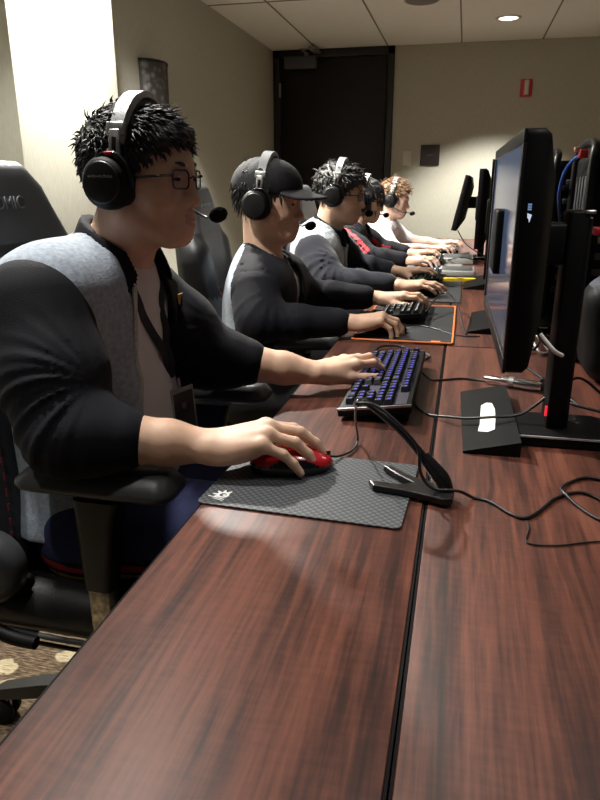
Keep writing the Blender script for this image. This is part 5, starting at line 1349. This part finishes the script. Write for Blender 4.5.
# icons and light on the near side bezel
lg = MB()
xb = -.0040; XE = Matrix(((0,1,0,.0115+hw*0),(1,0,0,-hw),(0,0,1,0),(0,0,0,1))) @ Matrix.Translation((.0040,hw-.0085,0))
lg.box((xb-.0006,-hw+.006,z0+.2105),(xb+.0004,-hw+.0105,z0+.2185), M_LEDB, xf=XE)
for i in range(2): lg.box((xb-.0007,-hw+.005,z0+.2127+i*.0027),(xb-.0006,-hw+.0125,z0+.2134+i*.0027), M_PLAS, xf=XE)
lg.raw([(xb-.0006,-hw+.006,z0+.207),(xb-.0006,-hw+.0115,z0+.205),(xb-.0006,-hw+.010,z0+.199),(xb-.0006,-hw+.009,z0+.1955),(xb-.0006,-hw+.008,z0+.200),(xb-.0006,-hw+.0065,z0+.2015)], [[0,1,2,3,4,5]], M_LEDW, XE, flat=True)
lg.build('lit_emblem', bz1)
MB().tube([(.066,-.10,.20),(.085,-.12,.18),(.10,-.11,.17)], .0032, M_PAPER, 8).build('plug', m1); MB().tube([(.066,.02,.20),(.09,.0,.165),(.12,-.02,.15)], .005, M_RUB, 8).build('plug', m1)
def plain_monitor(loc, rz, tilt, label):
    m, b, _ = monitor_proto(label, M_DIMSCR); stand_on(m, .0, False)
    m.location = loc; m.rotation_euler = (0,0,rz)
    return m
m2 = plain_monitor((.078,2.17,TOP), -.045, 0, 'second monitor in the row, seen almost edge on past the big one')
m3 = plain_monitor((.060,3.10,TOP), -.035, 0, 'third monitor in the row, edge on and hidden behind the second')
# far tilted monitor on its arm
m4, b4_, _ = monitor_proto('far small tilted monitor on an arm, dark against the bright wall', M_DIMSCR)
stand_on(m4, .02, False)
m4.location = (-.025,4.30,TOP); m4.rotation_euler = (0,0,-.03)
for o in m4.children:
    if o.name.split('.')[0] in ('housing','bezel','screen'): o.matrix_local = Matrix.Translation((0,0,.335)) @ Matrix.Rotation(.20,4,'Y') @ Matrix.Translation((0,0,-.335))

# --- computers on the right ----------------------------------------------------------
def tower(x0, x1, y0, y1, h, label, var):
    cx, cy = (x0+x1)/2, (y0+y1)/2; hx, hy = (x1-x0)/2, (y1-y0)/2
    t = empty('computer_tower', (cx,cy,TOP), 0, label, 'computer', 'open computer towers on the table')
    fr = MB(); b = .014
    for sx in (-1, 1):
        pts = [(sx*hx*.86,-hy*.92,.03),(sx*hx*.86,-hy*.95,h*.5),(sx*hx*.86,-hy*.93,h-.06),(sx*hx*.80,-hy*.78,h-.01),(sx*hx*.80,0,h),(sx*hx*.80,hy*.78,h-.01),(sx*hx*.86,hy*.93,h-.06),(sx*hx*.86,hy*.92,.03)]
        fr.tube(pts, .011, M_PLAS, 10, 5)
    fr.box((-hx,-hy,.0),(hx,hy,.03), M_PLASM, bev=.006); fr.build('frame', t)
    sh = MB().box((-hx*.84,-hy*.86,.03),(hx*.84,hy*.90,h-.03), M_PLASM, bev=.012); sh.build('shell', t)
    io = MB(); r_ = random.Random(var)
    for i in range(9):
        z = .10+i*(h-.18)/9; io.box((-hx*.6+.01*r_.random(),-hy*.88-.004,z),(hx*.35*r_.random(),-hy*.86,z+.016), r_.choice([M_DKG,M_STEEL,M_PLAS,M_DKG]), bev=.002)
    for i in range(5): io.box((-hx*.845-.004,-hy*.8+i*hy*.3,h*.35),(-hx*.84,-hy*.8+i*hy*.3+.02,h*.85), M_DKG, bev=.002)
    io.build('rear_ports', t)
    MB().lathe([(.028,0),(.030,.006),(.024,.010),(.010,.008),(.0005,.008)], M_DKG, 20, T((hx*.3,-hy*.87,h*.72),(PI/2,0,0))).build('fan_grille', t)
    MB().box((-hx*.5,-hy*.90,h-.10),(-hx*.2,-hy*.86,h-.085), M_CHROME, bev=.002).build('screw_plate', t)
    return t
tower(.250,.43,2.26,2.62,.527,'black computer tower with rounded handle frame behind the monitor',3)
tower(.270,.46,1.75,2.03,.523,'black computer tower at the right edge, nearest of the two',5)
cable([(.30,2.268,TOP+.30),(.275,2.16,TOP+.33),(.252,2.05,TOP+.395),(.250,2.02,TOP+.43),(.250,1.96,TOP+.462),(.256,1.88,TOP+.485),(.262,1.80,TOP+.492)], 'bright blue cable curving between the two computer towers', .0042, M_BLUE)
t = empty('cable_plug', (.262,1.785,TOP+.494), 0, 'red plug at the upper end of the blue cable', 'plug')
MB().box((-.009,-.015,-.009),(.011,.014,.010), M_REDP, bev=.004).build('body', t); MB().box((-.020,-.006,.005),(-.008,.010,.016), mat('pink_tab', (.7,.35,.33), .5), bev=.003).build('tab', t)
t = empty('cable_plug', (.240,1.32,TOP+.345), 0, 'red plug beside the near pole, cut by the right edge of the picture', 'plug')
MB().box((-.014,-.016,-.007),(.05,.016,.007), M_REDP, bev=.003).build('body', t)
MB().tube([(.05,0,0),(.085,.03,.0),(.105,.14,-.02),(.110,.30,-.06),(.115,.445,-.07)], .004, M_REDP, 8).build('lead', t)
# dark rounded bag
def bag():
    t = empty('bag', (.425,1.605,TOP), 0, 'dark bag with slate top at the right edge behind the pole', 'bag')
    F = SDF((-.20,-.14,-.01),(.20,.14,.30), .010); F.box((-.145,-.085,.0),(.145,.085,.23), .05); F.ell((0,0,.17),(.13,.08,.09), k=.05)
    P = F.pts(); F.F = (F.F+.006*wob(P, 12, 30)).astype(np.float32)
    mesh_from('body', [F.mesh()], [M_PLASM, mat('slate_cloth', (.075,.085,.11), .8)], lambda c, n: np.where(c[:,2] > .212, 1, 0), t)
    MB().tube([(-.07,-.088,.16),(-.045,-.108,.215),(.045,-.108,.215),(.07,-.088,.16)], .008, M_PLASM, 8).build('handle', t)
    return t
bag()
t = empty('cable_bundle', (.175,1.86,TOP), 0, 'tangle of white tipped cables on the table behind the big monitor', 'cables')
for i, (pts, m) in enumerate((([(0,0,.004),(.03,-.06,.02),(.06,.05,.03),(.09,-.02,.006)], M_RUB), ([(-.01,.05,.004),(.02,.0,.03),(.05,-.05,.004),(.10,.04,.004)], M_PAPER), ([(.0,-.05,.004),(.04,.02,.045),(.08,.06,.02),(.11,.08,.006)], M_RUB), ([(.01,.08,.004),(.04,.03,.035),(.07,.0,.004)], M_PAPER))):
    MB().tube(pts, .0035, m, 8, 6).build('cable', t)
